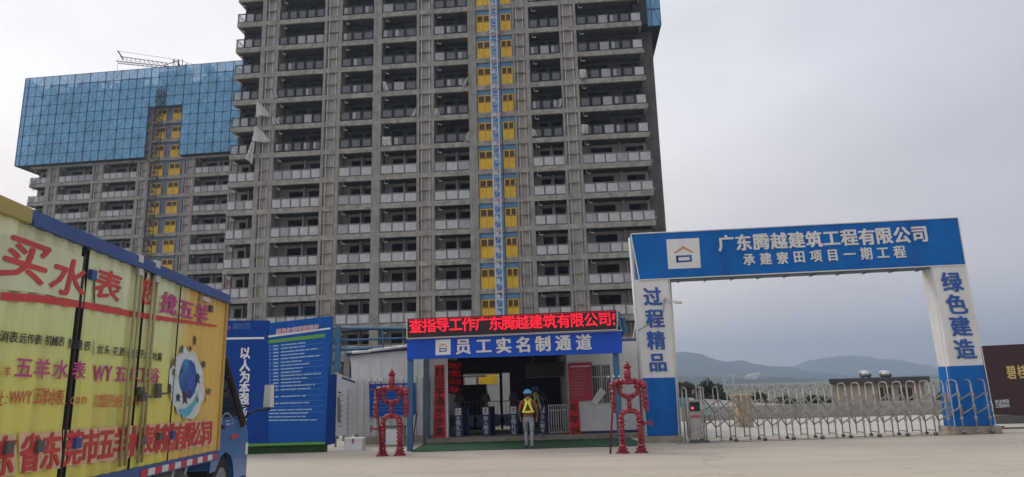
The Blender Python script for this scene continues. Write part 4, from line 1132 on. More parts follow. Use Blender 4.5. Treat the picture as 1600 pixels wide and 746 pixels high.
# small crack of light at the joint
# white info board between billboard and fence
ib0, ib1 = gp(524, 699), gp(557, 695.5)
ib0.z = ib1.z = 0
ib = empty('info_board', (ib0+ib1)/2, 'white information poster board standing right of the blue billboard', 'poster board')
dI = (ib1-ib0).normalized(); nI = Vector((-dI.y, dI.x, 0))
A_ = onplane(525, 582, ib0, nI); B_ = onplane(557, 596, ib0, nI)
slab4('panel', [A_, B_, ib1+Vector((0, 0, .35)), ib0+Vector((0, 0, .35))], nI*.05, M['wpanel'], ib)
T = PX(ib0, dI)
T.poly([(534, 588.5), (534, 592), (555, 599), (555, 596.5)], .006); T.poly([(528, 612), (528, 614), (533, 615), (533, 613)], .006)
T.done('heading', mat('info_navy', (.05, .06, .18), .6), ib)
T = PX(ib0, dI); rnd = random.Random(2)
for i in range(14):
    a = 528+(i % 2)*12; y = 618+i*4; T.poly([(a, y), (a, y+1), (a+rnd.uniform(5, 8), y+1.2), (a+8, y)], .006)
T.poly([(527, 620), (527, 660), (532, 662), (533, 640), (531, 622)], .007)
o = T.done('text_line', mat('info_grey', (.22, .25, .27), .6), ib); o['kind'] = 'stuff'
g = MB(); il = ib.location
for P_ in (ib0, ib1): g.box(P_.x-il.x-.03, P_.x-il.x+.03, P_.y-il.y-.02, P_.y-il.y+.04, 0, .36)
g.build('leg', M['gframe'], ib)
# fluorescent strip box / pale posts before it
for i, px in enumerate((541, 546.5)):
    P_ = gp(px, 697); g = MB(); g.box(-.05, .05, -.04, .04, 0, 1.9-.0*i); o = g.build('pale_post', M['fence'], None, P_)
    tag(o, ['pale grey post leaning before the poster board, left of the pair', 'pale grey post before the poster board, right of the pair'][i], 'post', 'pale posts before the poster board')
# white foam box
P_ = gp(556, 703.5)
wb = empty('storage_box', P_, 'white box with a rusty latch on the ground left of the fence', 'box')
g = MB(); g.bevbox(-.33, .24, -.16, .26, 0, .33, .03); g.build('body', M['white'], wb)
g = MB(); g.bevbox(-.35, .26, -.18, .28, .33, .38, .03); g.build('lid', M['wpanel'], wb)
g = MB(); g.box(-.08, -.04, -.20, -.183, .22, .36); g.build('latch', M['rust'], wb)
P_ = gp(617, 698); ub = empty('utility_box', P_, 'beige metal cabinet standing behind the left red robot', 'cabinet')
g = MB(); g.bevbox(-.36, .30, 0, .4, 0, .62, .02); g.build('body', M['kerb'], ub); g = MB(); g.box(-.30, .24, -.014, -.001, .06, .56); g.build('door', M['wpanel'], ub)
g = MB(); g.box(-.4, .34, -.03, .44, .62, .66); g.build('top', M['post'], ub)
# red raking props right of the left robot
for i, (a, b_) in enumerate((((644, 648), (640, 700)), ((651, 646), (645, 694)))):
    A_, B_ = at(*a, 22.3+i*.9), gp(*b_); g = MB(); g.tube(A_-B_, (0, 0, 0), .03-.008*i, 8)
    tag(g.build('red_prop', M['dred'], None, B_), ['dark red pole leaning beside the front left canopy post', 'thinner red pole leaning behind the front left canopy post'][i], 'pole', 'red poles beside the left canopy post')

# ---- pipe robots
def ring(g, c, r, w, axis=(0, 0, 1), n=14, m=0):
    a = Vector(axis).normalized(); c = Vector(c); g.tube(c-a*w/2, c+a*w/2, r, n, m)
def flanged(g, p, q, r, k, fr_=1.45, w=.022):
    p, q = Vector(p), Vector(q); g.tube(p, q, r, 12)
    for i in range(k):
        c = p.lerp(q, (i+.5)/k); ring(g, c, r*fr_, w, q-p)
        a = (q-p).normalized(); o1_ = a.orthogonal().normalized(); o2_ = a.cross(o1_)
        for t_ in range(6):
            tt = t_*math.pi/3; d = (o1_*math.cos(tt)+o2_*math.sin(tt))*r*fr_*.86; g.tube(c+d-a*w*1.1, c+d+a*w*1.1, r*.12, 5)
def robot(loc, mir, label, yaw=0):
    r = empty('pipe_robot', loc, label, 'statue', yaw, group='red pipe robots flanking the entrance'); r.scale = (.93, .93, .915)
    s = mir; RM = M['red']
    g = MB(); flanged(g, (0, 0, 2.10), (0, 0, 2.50), .098, 1, 1.12); ring(g, (0, 0, 2.50), .135, .035); ring(g, (0, 0, 2.56), .075, .1)
    g.tube((0, 0, 2.6), (0, 0, 2.68), .03, 8, r2=.006); ring(g, (0, 0, 2.12), .13, .03)
    g.build('head', RM, r)
    g = MB()
    sh = [(-.43, 0, 1.93), (-.38, 0, 2.03), (-.25, 0, 2.06), (.25, 0, 2.06), (.38, 0, 2.03), (.43, 0, 1.93)]
    g.path([Vector(p) for p in sh], .085, 12); 
    for x in (-.2, .2, 0): ring(g, (x, 0, 2.06), .108, .024, (1, 0, 0))
    lp = [(-.27, 0, 2.03), (-.27, 0, 1.82), (-.24, 0, 1.70), (-.14, 0, 1.64), (.14, 0, 1.64), (.24, 0, 1.70), (.27, 0, 1.82), (.27, 0, 2.03)]
    g.path([Vector(p) for p in lp], .062, 12)
    for x in (-.27, .27):
        ring(g, (x, 0, 1.86), .095, .022); ring(g, (x, 0, 1.93), .095, .022)
        g.tube((x*.99, 0, 1.9), (x*.55, -.0, 1.9), .03, 8)
    for x in (-.13, .13): ring(g, (x, 0, 1.64), .09, .022, (1, 0, 0))
    g.build('torso', RM, r)
    g = MB(); flanged(g, (0, 0, 1.18), (0, 0, 1.60), .065, 3, 1.6); ring(g, (0, 0, 1.58), .1, .03); ring(g, (0, 0, 1.27), .1, .03); g.build('waist', RM, r)
    g = MB(); hp = [(-.27, 0, .95), (-.25, 0, 1.10), (-.15, 0, 1.19), (0, 0, 1.215), (.15, 0, 1.19), (.25, 0, 1.10), (.27, 0, .95)]
    g.path([Vector(p) for p in hp], .078, 12)
    ring(g, (.0, 0, 1.215), .1, .03, (1, 0, 0)); g.build('hip', RM, r)
    for x in (-.27, .27):
        g = MB(); flanged(g, (x, 0, .26), (x, 0, .97), .078, 6, 1.45, .03)
        g.build('leg', RM, r)
        g = MB(); g.tube((x, 0, 0), (x, 0, .028), .195, 18); g.tube((x, 0, .03), (x, 0, .10), .15, 18, r2=.12); ring(g, (x, 0, .12), .155, .03, n=18); ring(g, (x, 0, .2), .125, .03); g.tube((x, 0, .1), (x, 0, .27), .10, 14)
        for t_ in range(8): a = t_*math.pi/4; g.tube((x+.165*math.cos(a), .165*math.sin(a), .028), (x+.165*math.cos(a), .165*math.sin(a), .05), .016, 6)
        g.build('foot', RM, r)
    for x in (-1, 1):
        g = MB(); X0_ = .45*x; flanged(g, (X0_, -.02, 1.96), (X0_+.02*x, -.06, 1.28), .072, 5, 1.5, .03)
        g.ball((X0_, 0, 1.97), .1); g.ball((X0_+.02*x, -.06, 1.60), .085); g.build('arm', RM, r)
        g = MB()
        g.tube((X0_+.02*x, -.06, 1.28), (X0_+.02*x, -.07, 1.20), .075, 10, r2=.06)
        for q in range(4): g.tube((X0_+.02*x-.04+.027*q, -.10, 1.26), (X0_+.02*x-.04+.027*q, -.13, 1.15), .012, 6)
        g.build('hand', RM, r)
    g = MB(); g.tube((s*.27, 0, .84), (s*.55, -.04, .84), .045, 10); ring(g, (s*.40, -.02, .84), .075, .025, (1, 0, 0)); vv = g.build('valve', RM, r)
    g = MB(); g.tube((s*.55, -.04, .84), (s*.62, -.05, .84), .015, 8); c = Vector((s*.61, -.05, .84)); 
    pts = [c+Vector((0, math.cos(a)*.11, math.sin(a)*.11)) for a in [i*math.pi/8 for i in range(17)]]
    for a, b_ in zip(pts, pts[1:]): g.tube(a, b_, .012, 6)
    for i in (0, 5, 10): g.tube(c, pts[i], .008, 5)
    g.build('handwheel', RM, vv)
    return r
P_ = gp(611, 712.5); Lr = robot((P_.x, P_.y, 0), -1, 'red robot made of hydrant pipes, left one before the blue fence sign')
P_ = gp(988, 708); Rr = robot((P_.x, P_.y, 0), 1, 'red robot made of hydrant pipes, right one before the gate pillar')
def trident(base, tip, label, prong=.2):
    """a spear held by a robot"""
    base, tip = Vector(base), Vector(tip); t_ = empty('trident', base, label, 'spear', group='dark red tridents held by the pipe robots'); d = tip-base
    g = MB(); g.tube((0, 0, 0), d*.86, .028, 8); g.build('shaft', M['dred'], t_)
    g = MB(); a = d*.86; e = d.normalized()
    g.tube(a-Vector((prong, 0, 0)), a+Vector((prong, 0, 0)), .018, 6)
    for q in (-1, 0, 1): g.tube(a+Vector((q*prong, 0, 0)), a+Vector((q*prong, 0, 0))+e*.24, .018, 6, r2=.012)
    g.build('fork', M['dred'], t_)
    g = MB()
    for q in (-1, 0, 1): g.ball(a+Vector((q*prong, 0, 0))+e*.26, .028, 0, 5, 8)
    g.build('fork_tip', M['white'], t_)
lx = Lr.location
bs = at(596, 712, lx.y-.12); trident((bs.x, lx.y-.12, 0), (at(585.5, 592, lx.y-.12)), 'trident in the left red robot hand, white tipped prongs', .17)
rx = Rr.location
trident((at(953, 697, rx.y-.1).x, rx.y-.1, 0), at(959, 587, rx.y-.1), 'trident in the right red robot hand, against the gatehouse window', .15)
g = MB(); g.tube((0, 0, 0), (.0, 0, 1.95), .03, 8); o = g.build('red_pole', M['dred'], None, (at(1004, 680, rx.y+.3).x, rx.y+.3, 0))
tag(o, 'dark red pole standing behind the right red robot', 'pole')

# ---- people
def skin_mesh(nodes, edges, name, mats, parent, mfun, loc=(0, 0, 0), sub=2):
    me = bpy.data.meshes.new(name); me.from_pydata([n_[0] for n_ in nodes], edges, [])
    o = bpy.data.objects.new(name, me); COL.objects.link(o)
    sm = o.modifiers.new('s', 'SKIN'); 
    for i, n_ in enumerate(nodes):
        me.skin_vertices[0].data[i].radius = (n_[1], n_[2] if len(n_) > 2 else n_[1]); me.skin_vertices[0].data[i].use_root = (i == 0)
    ss = o.modifiers.new('u', 'SUBSURF'); ss.levels = sub; ss.render_levels = sub
    dg = bpy.context.evaluated_depsgraph_get(); dg.update()
    m2_ = bpy.data.meshes.new_from_object(o.evaluated_get(dg)); bpy.data.objects.remove(o)
    m2_.materials.clear()
    for q in mats: m2_.materials.append(q)
    for p in m2_.polygons: p.material_index = mfun(p.center); p.use_smooth = True
    m2_.name = name
    return link(name, m2_, parent, loc)
def person(loc, yaw, label, shirt, trousers, shoe, helmet, vestc, pose=0):
    r = empty('person', loc, label, 'person', yaw)
    k = pose
    nd = [((0, 0, .93), .145, .10), ((0, 0, 1.05), .13, .095), ((0, 0, 1.2), .15, .105), ((0, 0, 1.34), .165, .105), ((0, .0, 1.43), .09, .075), ((0, .01, 1.49), .055, .055),
          ((0, .015, 1.55), .072, .085), ((0, .01, 1.62), .078, .095), ((0, 0, 1.67), .055, .07)]
    ed = [(i, i+1) for i in range(8)]
    def chain(start, pts):
        p = start
        for q in pts: nd.append(q); ed.append((p, len(nd)-1)); p = len(nd)-1
        return p
    for s, f in ((-1, .05), (1, -.03)):
        w = chain(3, [((s*.185, 0, 1.385), .062), ((s*.235, -.03, 1.25), .052), ((s*.27, -.05, 1.12), .044), ((s*.265, .05+f, 1.0), .038), ((s*.25, .13+f, .90), .028), ((s*.245, .17+f, .85), .034, .018)])
        for q, ln in ((-.024, .055), (-.008, .065), (.008, .062), (.024, .048)):
            chain(w, [((s*.245+q*.4, .19+f+q, .825), .009), ((s*.24+q*.4, .20+f+q, .825-ln), .008)])
        chain(w, [((s*.22, .19+f, .84), .010), ((s*.205, .21+f, .80), .009)])
    for s, kf, af in ((-1, .10+k, .02), (1, .0, -.07)):
        chain(0, [((s*.09, 0, .86), .095), ((s*.10, kf*.6, .66), .082), ((s*.095, kf, .48), .058), ((s*.09, kf*.6+af, .28), .052), ((s*.085, kf*.5+af-.02, .09), .042), ((s*.09, kf*.5+af+.02, .045), .045), ((s*.10, kf*.5+af+.13, .035), .038, .03)])
    def mf(c):
        if c.z < .085: return 3
        if c.z < .93 and abs(c.x) < .20: return 2
        if c.z > 1.455: return 0
        if c.z < .915 and abs(c.x) > .2: return 0
        return 1
    skin_mesh(nd, ed, 'body', [M['skin'], shirt, trousers, shoe], r, mf)
    # face: nose, ears, eyes in the head's front
    g = MB(); g.ball((0, .105, 1.585), .014, 0, 5, 6, (1, 1, 1.6)); g.build('nose', M['skin'], r)
    for s in (-1, 1):
        g = MB(); g.ball((s*.085, 0, 1.59), .024, 0, 5, 6, (.5, .8, 1.4)); g.build('ear', M['skin'], r)
        g = MB(); g.ball((s*.032, .092, 1.605), .010, 0, 5, 6); g.build('eye', M['black'], r)
    g = MB(); g.box(-.022, .022, .098, .104, 1.545, 1.552); g.build('mouth', M['notice'], r)
    g = MB(); g.ball((0, -.012, 1.62), .098, 0, 8, 12, (.95, 1.0, .95)); g.build('hair', M['hair'], r)
    # helmet
    g = MB(); i0 = len(g.v)
    for u in range(7):
        for v in range(20):
            a = math.pi/2*u/6; b_ = 2*math.pi*v/20; rr_ = .128
            g.v.append((math.sin(a)*math.cos(b_)*rr_, math.sin(a)*math.sin(b_)*rr_*1.15, 1.645+math.cos(a)*rr_*.95))
    for u in range(6):
        for v in range(20):
            w = (v+1) % 20; g.f.append((u*20+v, (u+1)*20+v, (u+1)*20+w, u*20+w)); g.m.append(0); g.sm.append(True)
    g.tube((0, 0, 1.632), (0, 0, 1.647), .14, 20); g.box(-.012, .012, -.14, .14, 1.755, 1.772); g.build('helmet', helmet, r)
    # reflective harness
    g = MB()
    def strap(pts, w=.028):
        for a, b_ in zip(pts, pts[1:]):
            a, b_ = Vector(a), Vector(b_); d = (b_-a).normalized(); nn = Vector((a.x+b_.x, a.y+b_.y, 0)).normalized(); sd_ = d.cross(nn).normalized()*w; 
            g.quad(a-sd_, a+sd_, b_+sd_, b_-sd_); g.quad(a-sd_+nn*.012, b_-sd_+nn*.012, b_+sd_+nn*.012, a+sd_+nn*.012)
    for s in (-1, 1):
        strap([(s*.03, -.120, 1.42), (s*.06, -.136, 1.28), (s*.14, -.138, 1.09)], .036)
        strap([(s*.045, -.118, 1.40), (s*.085, -.06, 1.465), (s*.10, .03, 1.465), (s*.10, .125, 1.32), (s*.10, .12, 1.08)], .03)
    strap([(-.04, -.128, 1.35), (.04, -.128, 1.35)], .02)
    ringp = [(math.cos(a)*.175, math.sin(a)*.14, 1.09) for a in [i*2*math.pi/16 for i in range(17)]]
    strap(ringp, .03)
    g.build('harness', vestc, r)
    return r
orange_shirt = mat('rust_shirt', (.22, .065, .025), .85, .2, 8); jeans = mat('grey_jeans', (.24, .26, .30), .9, .2, 8); shoe = mat('shoe_black', (.02, .02, .02), .6)
hb = mat('helmet_light_blue', (.10, .36, .62), .35, .04); hv = mat('harness_yellow', (.78, .80, .10), .6, .05, emit=None)
navyc = mat('navy_clothes', (.02, .028, .06), .85, .2, 8); hb2 = mat('helmet_dark_blue', (.01, .05, .22), .4); hv2 = mat('vest_olive', (.35, .38, .06), .7)
P_ = gp(827, 702.5)
pp = person((P_.x, P_.y, .02), R(-3), 'worker seen from behind in light blue helmet and yellow harness, walking on the carpet', orange_shirt, jeans, shoe, hb, hv, .14); pp.scale = (.98, .98, .98)
P_ = gp(838.5, 682, .15)
pp2 = person((P_.x, P_.y, .15), R(12), 'worker in dark clothes and dark blue helmet standing just ahead of the other', navyc, navyc, mat('shoe_pale', (.5, .5, .5), .6), hb2, hv2); pp2.scale = (.95, .95, .95)

# ---- brown company board at right with its base
BY = 26.5
bw = empty('brown_billboard', (at(1600, 600, BY).x, BY, 0), 'dark brown board with gold characters right of the gateway', 'billboard')
bp_ = [at(1530, 541, BY), at(1760, 530, BY), at(1770, 650, BY), at(1545, 648.5, BY)]
slab4('panel', bp_, (0, .25, 0), M['brown'], bw)
T = PX(at(1580, 580, BY), bp_[1]-bp_[0])
for c, x, y in (('碧', 1579.5, 582), ('桂', 1596.5, 581), ('园', 1613, 580)): T.ch(c, x, y, 14.5, 20, off=.02, bold=.02)
T.done('lettering', M['gold'], bw)
T = PX(at(1580, 580, BY), bp_[1]-bp_[0])
for i, c in enumerate('关注项目'): T.ch(c, 1557+i*5.6, 628-i*.2, 5.4, 5.6, off=.012)
for i, c in enumerate('工程资讯'): T.ch(c, 1557.5+i*5.6, 634.5-i*.2, 5.4, 5.6, off=.012)
T.done('small_lettering', M['ink'], bw); T = PX(at(1580, 580, BY), bp_[1]-bp_[0])
T.ch(')', 1549, 632, 9, 15, off=.012, bold=.06)
T.done('small_lettering', M['ink'], bw)
g = MB(); bx = bw.location.x
g.box(at(1544, 660, BY).x-bx, 8, -.1, .5, 0, at(1560, 650, BY).z-.01); g.build('base_wall', mat('dirty_wall', (.14, .13, .12), .9, .25, 1.5, dirt=.5), bw)
# plank on the ground in front of it
P_ = gp(1578, 671); pk = MB(); pk.box(-.6, 1.6, -.1, .1, 0, .06); pk.box(-.62, -.1, .1, .2, .06, .1)
tag(pk.build('timber_plank', mat('old_timber', (.15, .10, .07), .9, .25, 4), None, P_), 'weathered timber plank on the ground below the brown board', 'plank')

# ---- low wall, vegetation, house beyond
lw = MB(); lwx = at(1470, 640, 34).x
P0_ = at(1064, 640, 34)
ht = at(1350, 629, 34).z
lw.box(P0_.x, lwx+1.5, 34, 34.25, -.5, ht)
tag(lw.build('low_wall', mat('low_wall_render', (.37, .35, .31), .95, .2, .8, dirt=.4, world=True)), 'low dull grey wall across the far side of the yard', 'wall')

HY = 62.0
hs = empty('pavilion_house', (at(1385, 600, HY).x, HY, -3), 'tan flat roofed house with two silver tanks, behind the folding gate', 'house')
hx = hs.location.x
L_x, R_x = at(1318, 600, HY).x-hx, at(1452, 600, HY).x-hx
zt = at(1385, 599, HY).z+3; zr0 = at(1385, 599.5, HY).z+3; zr1 = at(1385, 591, HY).z+3
tan = mat('tan_plaster', (.52, .43, .32), .9, .15, 1.2, dirt=.3)
pts = [(L_x, 2.2), (L_x+.9, .9), (L_x+2.6, 0), (R_x-.8, 0), (R_x, .8), (R_x+.6, 5), (L_x+3.2, 6)]
g = MB(); g.prism(pts, 0, zt-.05); g.build('wall', tan, hs)
mid = sum(p[0] for p in pts)/6
pr = [(L_x-.35, 2.0), (L_x+.6, .4), (L_x+2.4, -.6), (R_x-.6, -.6), (R_x+.4, .5), (R_x+1.0, 5.5), (L_x+3.0, 6.5)]
g = MB(); g.prism(pr, zr0, zr1+.05); rf_ = g.build('roof', mat('roof_dark', (.09, .08, .075), .9, .2, 2), hs)
for px, w in ((1376, 4.2), (1388, 3.6), (1409, 5.5), (1420.5, 4.5)):
    a, b_ = at(px, 612, HY).x-hx, at(px+w, 612, HY).x-hx
    z1 = at(px, 606, HY).z+3; z0 = at(px, 626, HY).z+3
    g = MB(); g.box(a-.25, b_, -.03, -.003, z0, z1); g.build('window', M['dbrown'], hs)
for px in (1352, 1383.5):
    c = at(px, 584.5, HY); t_ = empty('water_tank', c, 'shiny silver water tank on the house roof, '+('left' if px < 1360 else 'right')+' one of two', 'water tank', group='silver water tanks on the house roof')
    g = MB(); g.tube((-.36, 0, 0), (.36, 0, 0), .30, 16); g.ball((-.36, 0, 0), .30, 0, 8, 12, (.5, 1, 1)); g.ball((.36, 0, 0), .30, 0, 8, 12, (.5, 1, 1)); g.build('drum', mat('tank_steel', (.7, .7, .7), .25, .1, 3, metal=.9), t_)
    g = MB()
    for x in (-.3, .3): g.box(x-.03, x+.03, -.15, .15, (zr1-3+.05)-c.z, -.2)
    g.build('stand', M['steeld'], t_)

leafm = mat('leaf_dark', (.032, .055, .02), .8, .45, .8, dirt=.3, world=True); leafm2 = mat('leaf_olive', (.07, .09, .035), .8, .4, .8, world=True); barkm = mat('bark', (.09, .07, .05), .9, .2, 4)
def tree(px, y_top, wpx, Y, label, seed, m=None, base=-3):
    rnd = random.Random(seed); c = at(px, y_top, Y); w = wpx/F*Y*.5*.98; H_ = c.z-base
    r = empty('tree', (c.x, Y, base), label, 'tree', group='trees beyond the low wall')
    g = MB(); g.tube((0, 0, 0), (0, 0, H_*.5), .16, 8, r2=.10)
    for i in range(5):
        a = rnd.uniform(0, 6.28); g.tube((0, 0, H_*(.3+.04*i)), (math.cos(a)*w*.6, math.sin(a)*w*.6, H_*rnd.uniform(.55, .8)), .06, 5, r2=.02)
    g.build('trunk', barkm, r)
    g = MB(); cl = []
    for i in range(26):
        a = rnd.uniform(0, 6.28); q = rnd.uniform(0, 1)**.5; zz = rnd.uniform(.35, .93); rad = w*(1-abs(zz-.55)*1.3)
        cl.append((Vector((math.cos(a)*q*rad, math.sin(a)*q*rad, H_*zz)), w*rnd.uniform(.22, .36)))
    for c_, s in cl:
        for k in range(70):
            d = Vector((rnd.gauss(0, 1), rnd.gauss(0, 1), rnd.gauss(0, 1))).normalized()*s*rnd.uniform(.6, 1.05)
            p = c_+d; e = max(.10, Y*.0022)*rnd.uniform(.6, 1.4); a = Vector((rnd.uniform(-1, 1), rnd.uniform(-1, 1), rnd.uniform(-1, 1))).normalized(); b_ = a.orthogonal().normalized()
            g.quad(p-a*e, p+b_*e*.7, p+a*e, p-b_*e*.7)
    g.build('crown', m or leafm, r)
tree(1108, 596, 54, 80, 'dark rounded tree beyond the wall, tallest left of the folding gate', 1)
tree(1072, 597, 44, 85, 'green tree right beside the left gate pillar', 2, leafm2)
tree(1128, 612, 26, 74, 'small green tree at the right foot of the dark rounded tree', 3, leafm2)
tree(1184, 614, 34, 78, 'low dark bush like tree right of the tan brick column', 4)
tree(1090, 617, 22, 72, 'small tree between the gate head and dark rounded tree', 5, leafm2)
tree(1228, 622, 40, 95, 'low olive tree left of the middle of the folding gate', 6, leafm2)
tree(1275, 621, 44, 110, 'low dark tree left of the tan house', 7)
tree(1322, 612, 24, 75, 'dark tree at the left end of the tan house', 8)
tree(1476, 610, 30, 85, 'olive tree at the right end of the tan house', 9, leafm2)
# scrub on the field
g = MB(); rnd = random.Random(9)
for i in range(2200):
    Y = 45+rnd.random()**1.6*500; x = rnd.uniform(.25*Y-6, .95*Y+10); e = .12+Y*.0010*rnd.uniform(.5, 1.4); z = -3+rnd.uniform(0, e*1.3)
    a = Vector((rnd.uniform(-1, 1), rnd.uniform(-1, 1), rnd.uniform(-.4, 1))).normalized(); b_ = a.orthogonal().normalized(); p = Vector((x, Y, z))
    g.quad(p-a*e, p+b_*e, p+a*e, p-b_*e)
tag(g.build('scrub', mat('dry_scrub', (.11, .105, .06), .95, .35, .4, world=True, tint=(.07, .09, .04)), kind='stuff'), 'rough scrub growing on the low ground beyond', 'scrub')
# tan brick column in the yard beyond
P_ = gp(1163, 668); 
tc_ = empty('brick_column', P_, 'tan square brick column standing in the yard behind the folding gate', 'column')
s_ = P_.y/F
hgt = at(1163, 619, P_.y).z
for k in range(14):
    g = MB(); z0 = hgt*k/14; wv = .29+random.uniform(-.015, .015)
    g.box(-wv, wv, -.3, .3, z0+.006, z0+hgt/14-.006); g.build('brick_course', mat('tan_brick', (.45, .34, .23), .9, .2, 5), tc_)
g = MB(); g.box(-.27, .27, -.28, .28, 0, hgt-.01); g.build('core', M['kerb'], tc_)
g = MB(); g.box(-.36, .36, -.36, .36, hgt, hgt+.06); g.build('cap', mat('tan_brick', (.36, .24, .14)), tc_)
# pale green drum seen through the gate
P_ = gp(1103, 662); dr_ = empty('green_drum', P_+Vector((0, 0, 0)), 'pale green round tank behind the left end of the folding gate', 'tank')
g = MB(); g.tube((0, 0, .45), (0, 0, .85), .24, 18); g.ball((0, 0, .85), .24, 0, 8, 18, (1, 1, .5)); g.ball((0, 0, .45), .24, 0, 8, 18, (1, 1, .5)); g.build('drum', mat('pale_green', (.33, .50, .42), .5, .1, 3), dr_)
g = MB()
for a in range(3): g.box(.2*math.cos(a*2.1)-.02, .2*math.cos(a*2.1)+.02, .2*math.sin(a*2.1)-.02, .2*math.sin(a*2.1)+.02, 0, .45)
g.build('stand', M['steeld'], dr_)
# blue sheeted stack beside the pillar
P_ = at(1068, 640, 35.5); bt = MB(); bt.prism([(-.5, 0), (.45, 0), (.45, .8), (-.5, .8)], 0, 1.25, top=.75)
tag(bt.build('tarp_stack', mat('teal_tarp', (.12, .26, .30), .7, .25, 3), None, (P_.x, 35.5, 0-.2)), 'teal tarpaulin covered stack just right of the left pillar', 'tarp')
# pylons on the low hills
for i, (px, py, ph) in enumerate(((1133, 606, 14), (1146, 601, 16), (1284, 610, 8))):
    Y = 900; b_ = at(px, py, Y); hh = ph/F*Y; r = empty('pylon', (b_.x, Y, b_.z), ['pale pylon on the hillside, leftmost of three', 'pale pylon on the hillside, middle and tallest of three', 'pale pylon on the hillside, rightmost of three'][i], 'pylon', group='pale pylons on the hillside')
    g = MB(); g.bar((-1.2, 0, -8), (-.4, 0, hh*.6), .5); g.bar((1.2, 0, -8), (.4, 0, hh*.6), .5); g.bar((0, 0, hh*.5), (-3.2, 0, hh), .45); g.bar((0, 0, hh*.5), (3.2, 0, hh), .45); g.bar((-3.4, 0, hh*.85), (3.4, 0, hh*.85), .3)
    g.build('tower_frame', M['white'], r)

# ================================================================== TRUCK
hd = ray(725, 622).normalized()
Zt = (Vector((0, 0, 1))-hd*hd.z).normalized()
LB = EYE + ray(338.5, 704)*(F*2.5/252/FW.dot(ray(338.5, 704)))      # bottom front corner of the cargo box side
Nt = hd.cross(Zt).normalized()                                  # towards the camera side
tr = empty('box_truck', (0, 0, 0), 'yellow and blue box truck covered in water meter advertising, at left', 'truck')
O_ = LB.copy(); zg = LB.z
MT = Matrix(((hd.x, -Nt.x, Zt.x, LB.x), (hd.y, -Nt.y, Zt.y, LB.y), (hd.z, -Nt.z, Zt.z, 0), (0, 0, 0, 1)))
tr.matrix_world = MT
# local frame: x forward, y away from the visible side, z up, box bottom at height zg at x = 0
def tl(x, y, off=0):
    q = onplane(x, y, LB-Nt*off, Nt); l = MT.inverted() @ q; return l
BH = tl(338.5, 704).z; TOP = tl(350, 460).z; BL_ = -7.2
0 and print('TRUCK box bottom', BH, 'top', TOP, 'LB', LB, 'x at px0', tl(0, 500).x)
bodym = bpy.data.materials.new('truck_livery'); bodym.use_nodes = True
t = bodym.node_tree; b = t.nodes['Principled BSDF']; b.inputs['Roughness'].default_value = .42
tcn = t.nodes.new('ShaderNodeTexCoord'); sp = t.nodes.new('ShaderNodeSeparateXYZ'); t.links.new(tcn.outputs['Object'], sp.inputs[0])
def ramp(src, stops):
    r = t.nodes.new('ShaderNodeValToRGB'); t.links.new(src, r.inputs[0]); e = r.color_ramp.elements
    e[0].position, e[0].color = stops[0][0], (*stops[0][1], 1); e[1].position, e[1].color = stops[-1][0], (*stops[-1][1], 1)
    for p, c in stops[1:-1]: q = e.new(p); q.color = (*c, 1)
    return r.outputs[0]
def maprange(src, a, b_, c=0, d=1):
    r = t.nodes.new('ShaderNodeMapRange'); t.links.new(src, r.inputs[0]); r.inputs[1].default_value = a; r.inputs[2].default_value = b_; r.inputs[3].default_value = c; r.inputs[4].default_value = d; return r.outputs[0]
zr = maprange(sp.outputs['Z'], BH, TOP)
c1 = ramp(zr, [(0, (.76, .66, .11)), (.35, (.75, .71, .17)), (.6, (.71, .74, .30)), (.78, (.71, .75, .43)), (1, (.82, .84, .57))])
c2 = (.76, .50, .12)
xr_ = maprange(sp.outputs['X'], -2.05, -1.4)
def mixn(f, a, b_):
    m_ = t.nodes.new('ShaderNodeMix'); m_.data_type = 'RGBA'
    if isinstance(f, float): m_.inputs['Factor'].default_value = f
    else: t.links.new(f, m_.inputs['Factor'])
    for s_, v in (('A', a), ('B', b_)):
        if isinstance(v, tuple): m_.inputs[s_].default_value = (*v, 1)
        else: t.links.new(v, m_.inputs[s_])
    return m_.outputs['Result']
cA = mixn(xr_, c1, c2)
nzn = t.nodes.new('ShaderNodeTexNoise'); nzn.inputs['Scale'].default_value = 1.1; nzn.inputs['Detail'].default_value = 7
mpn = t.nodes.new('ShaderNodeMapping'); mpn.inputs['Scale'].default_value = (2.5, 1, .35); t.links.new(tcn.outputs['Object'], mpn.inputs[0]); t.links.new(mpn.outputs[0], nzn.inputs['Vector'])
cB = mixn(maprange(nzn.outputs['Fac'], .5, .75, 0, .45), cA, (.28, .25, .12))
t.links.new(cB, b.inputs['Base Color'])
# corrugated side skin
g = MB(); per = .26; dep = .022; x = BL_; rw = []
z0, z1 = BH, TOP-.13
while x < -.06:
    for a, d in ((0, dep), (.10, dep), (.13, 0), (.23, 0)): rw.append((x+a, d))
    x += per
rw = [(a, d) for a, d in rw if a < -.05]+[(-.05, 0)]
for (xa, ya), (xb, yb) in zip(rw, rw[1:]): g.quad((xa, ya, z0), (xb, yb, z0), (xb, yb, z1), (xa, ya, z1))
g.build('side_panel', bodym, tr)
g = MB(); g.box(BL_, -.03, dep+.004, 2.25, BH, TOP-.02); g.build('cargo_box', mat('box_white', (.55, .53, .42), .6, .1, 2, dirt=.3), tr)
xs = tl(42, 340).x
g = MB(); g.box(xs, .02, -.05, .12, TOP-.13, TOP); g.box(xs, .02, -.07, -.051, TOP-.14, TOP-.10); g.build('roof_rail', M['tblued'], tr)
g = MB(); g.box(BL_, xs-.004, -.05, .12, TOP-.13, TOP); g.build('roof_rail', mat('rail_yellow', (.42, .34, .10), .6, .15, 2, dirt=.3), tr)
g = MB(); g.box(-.05, .03, -.03, .03, BH, TOP-.14); g.build('corner_post', mat('corner_ochre', (.50, .33, .08), .5, .15, 2, dirt=.3), tr)
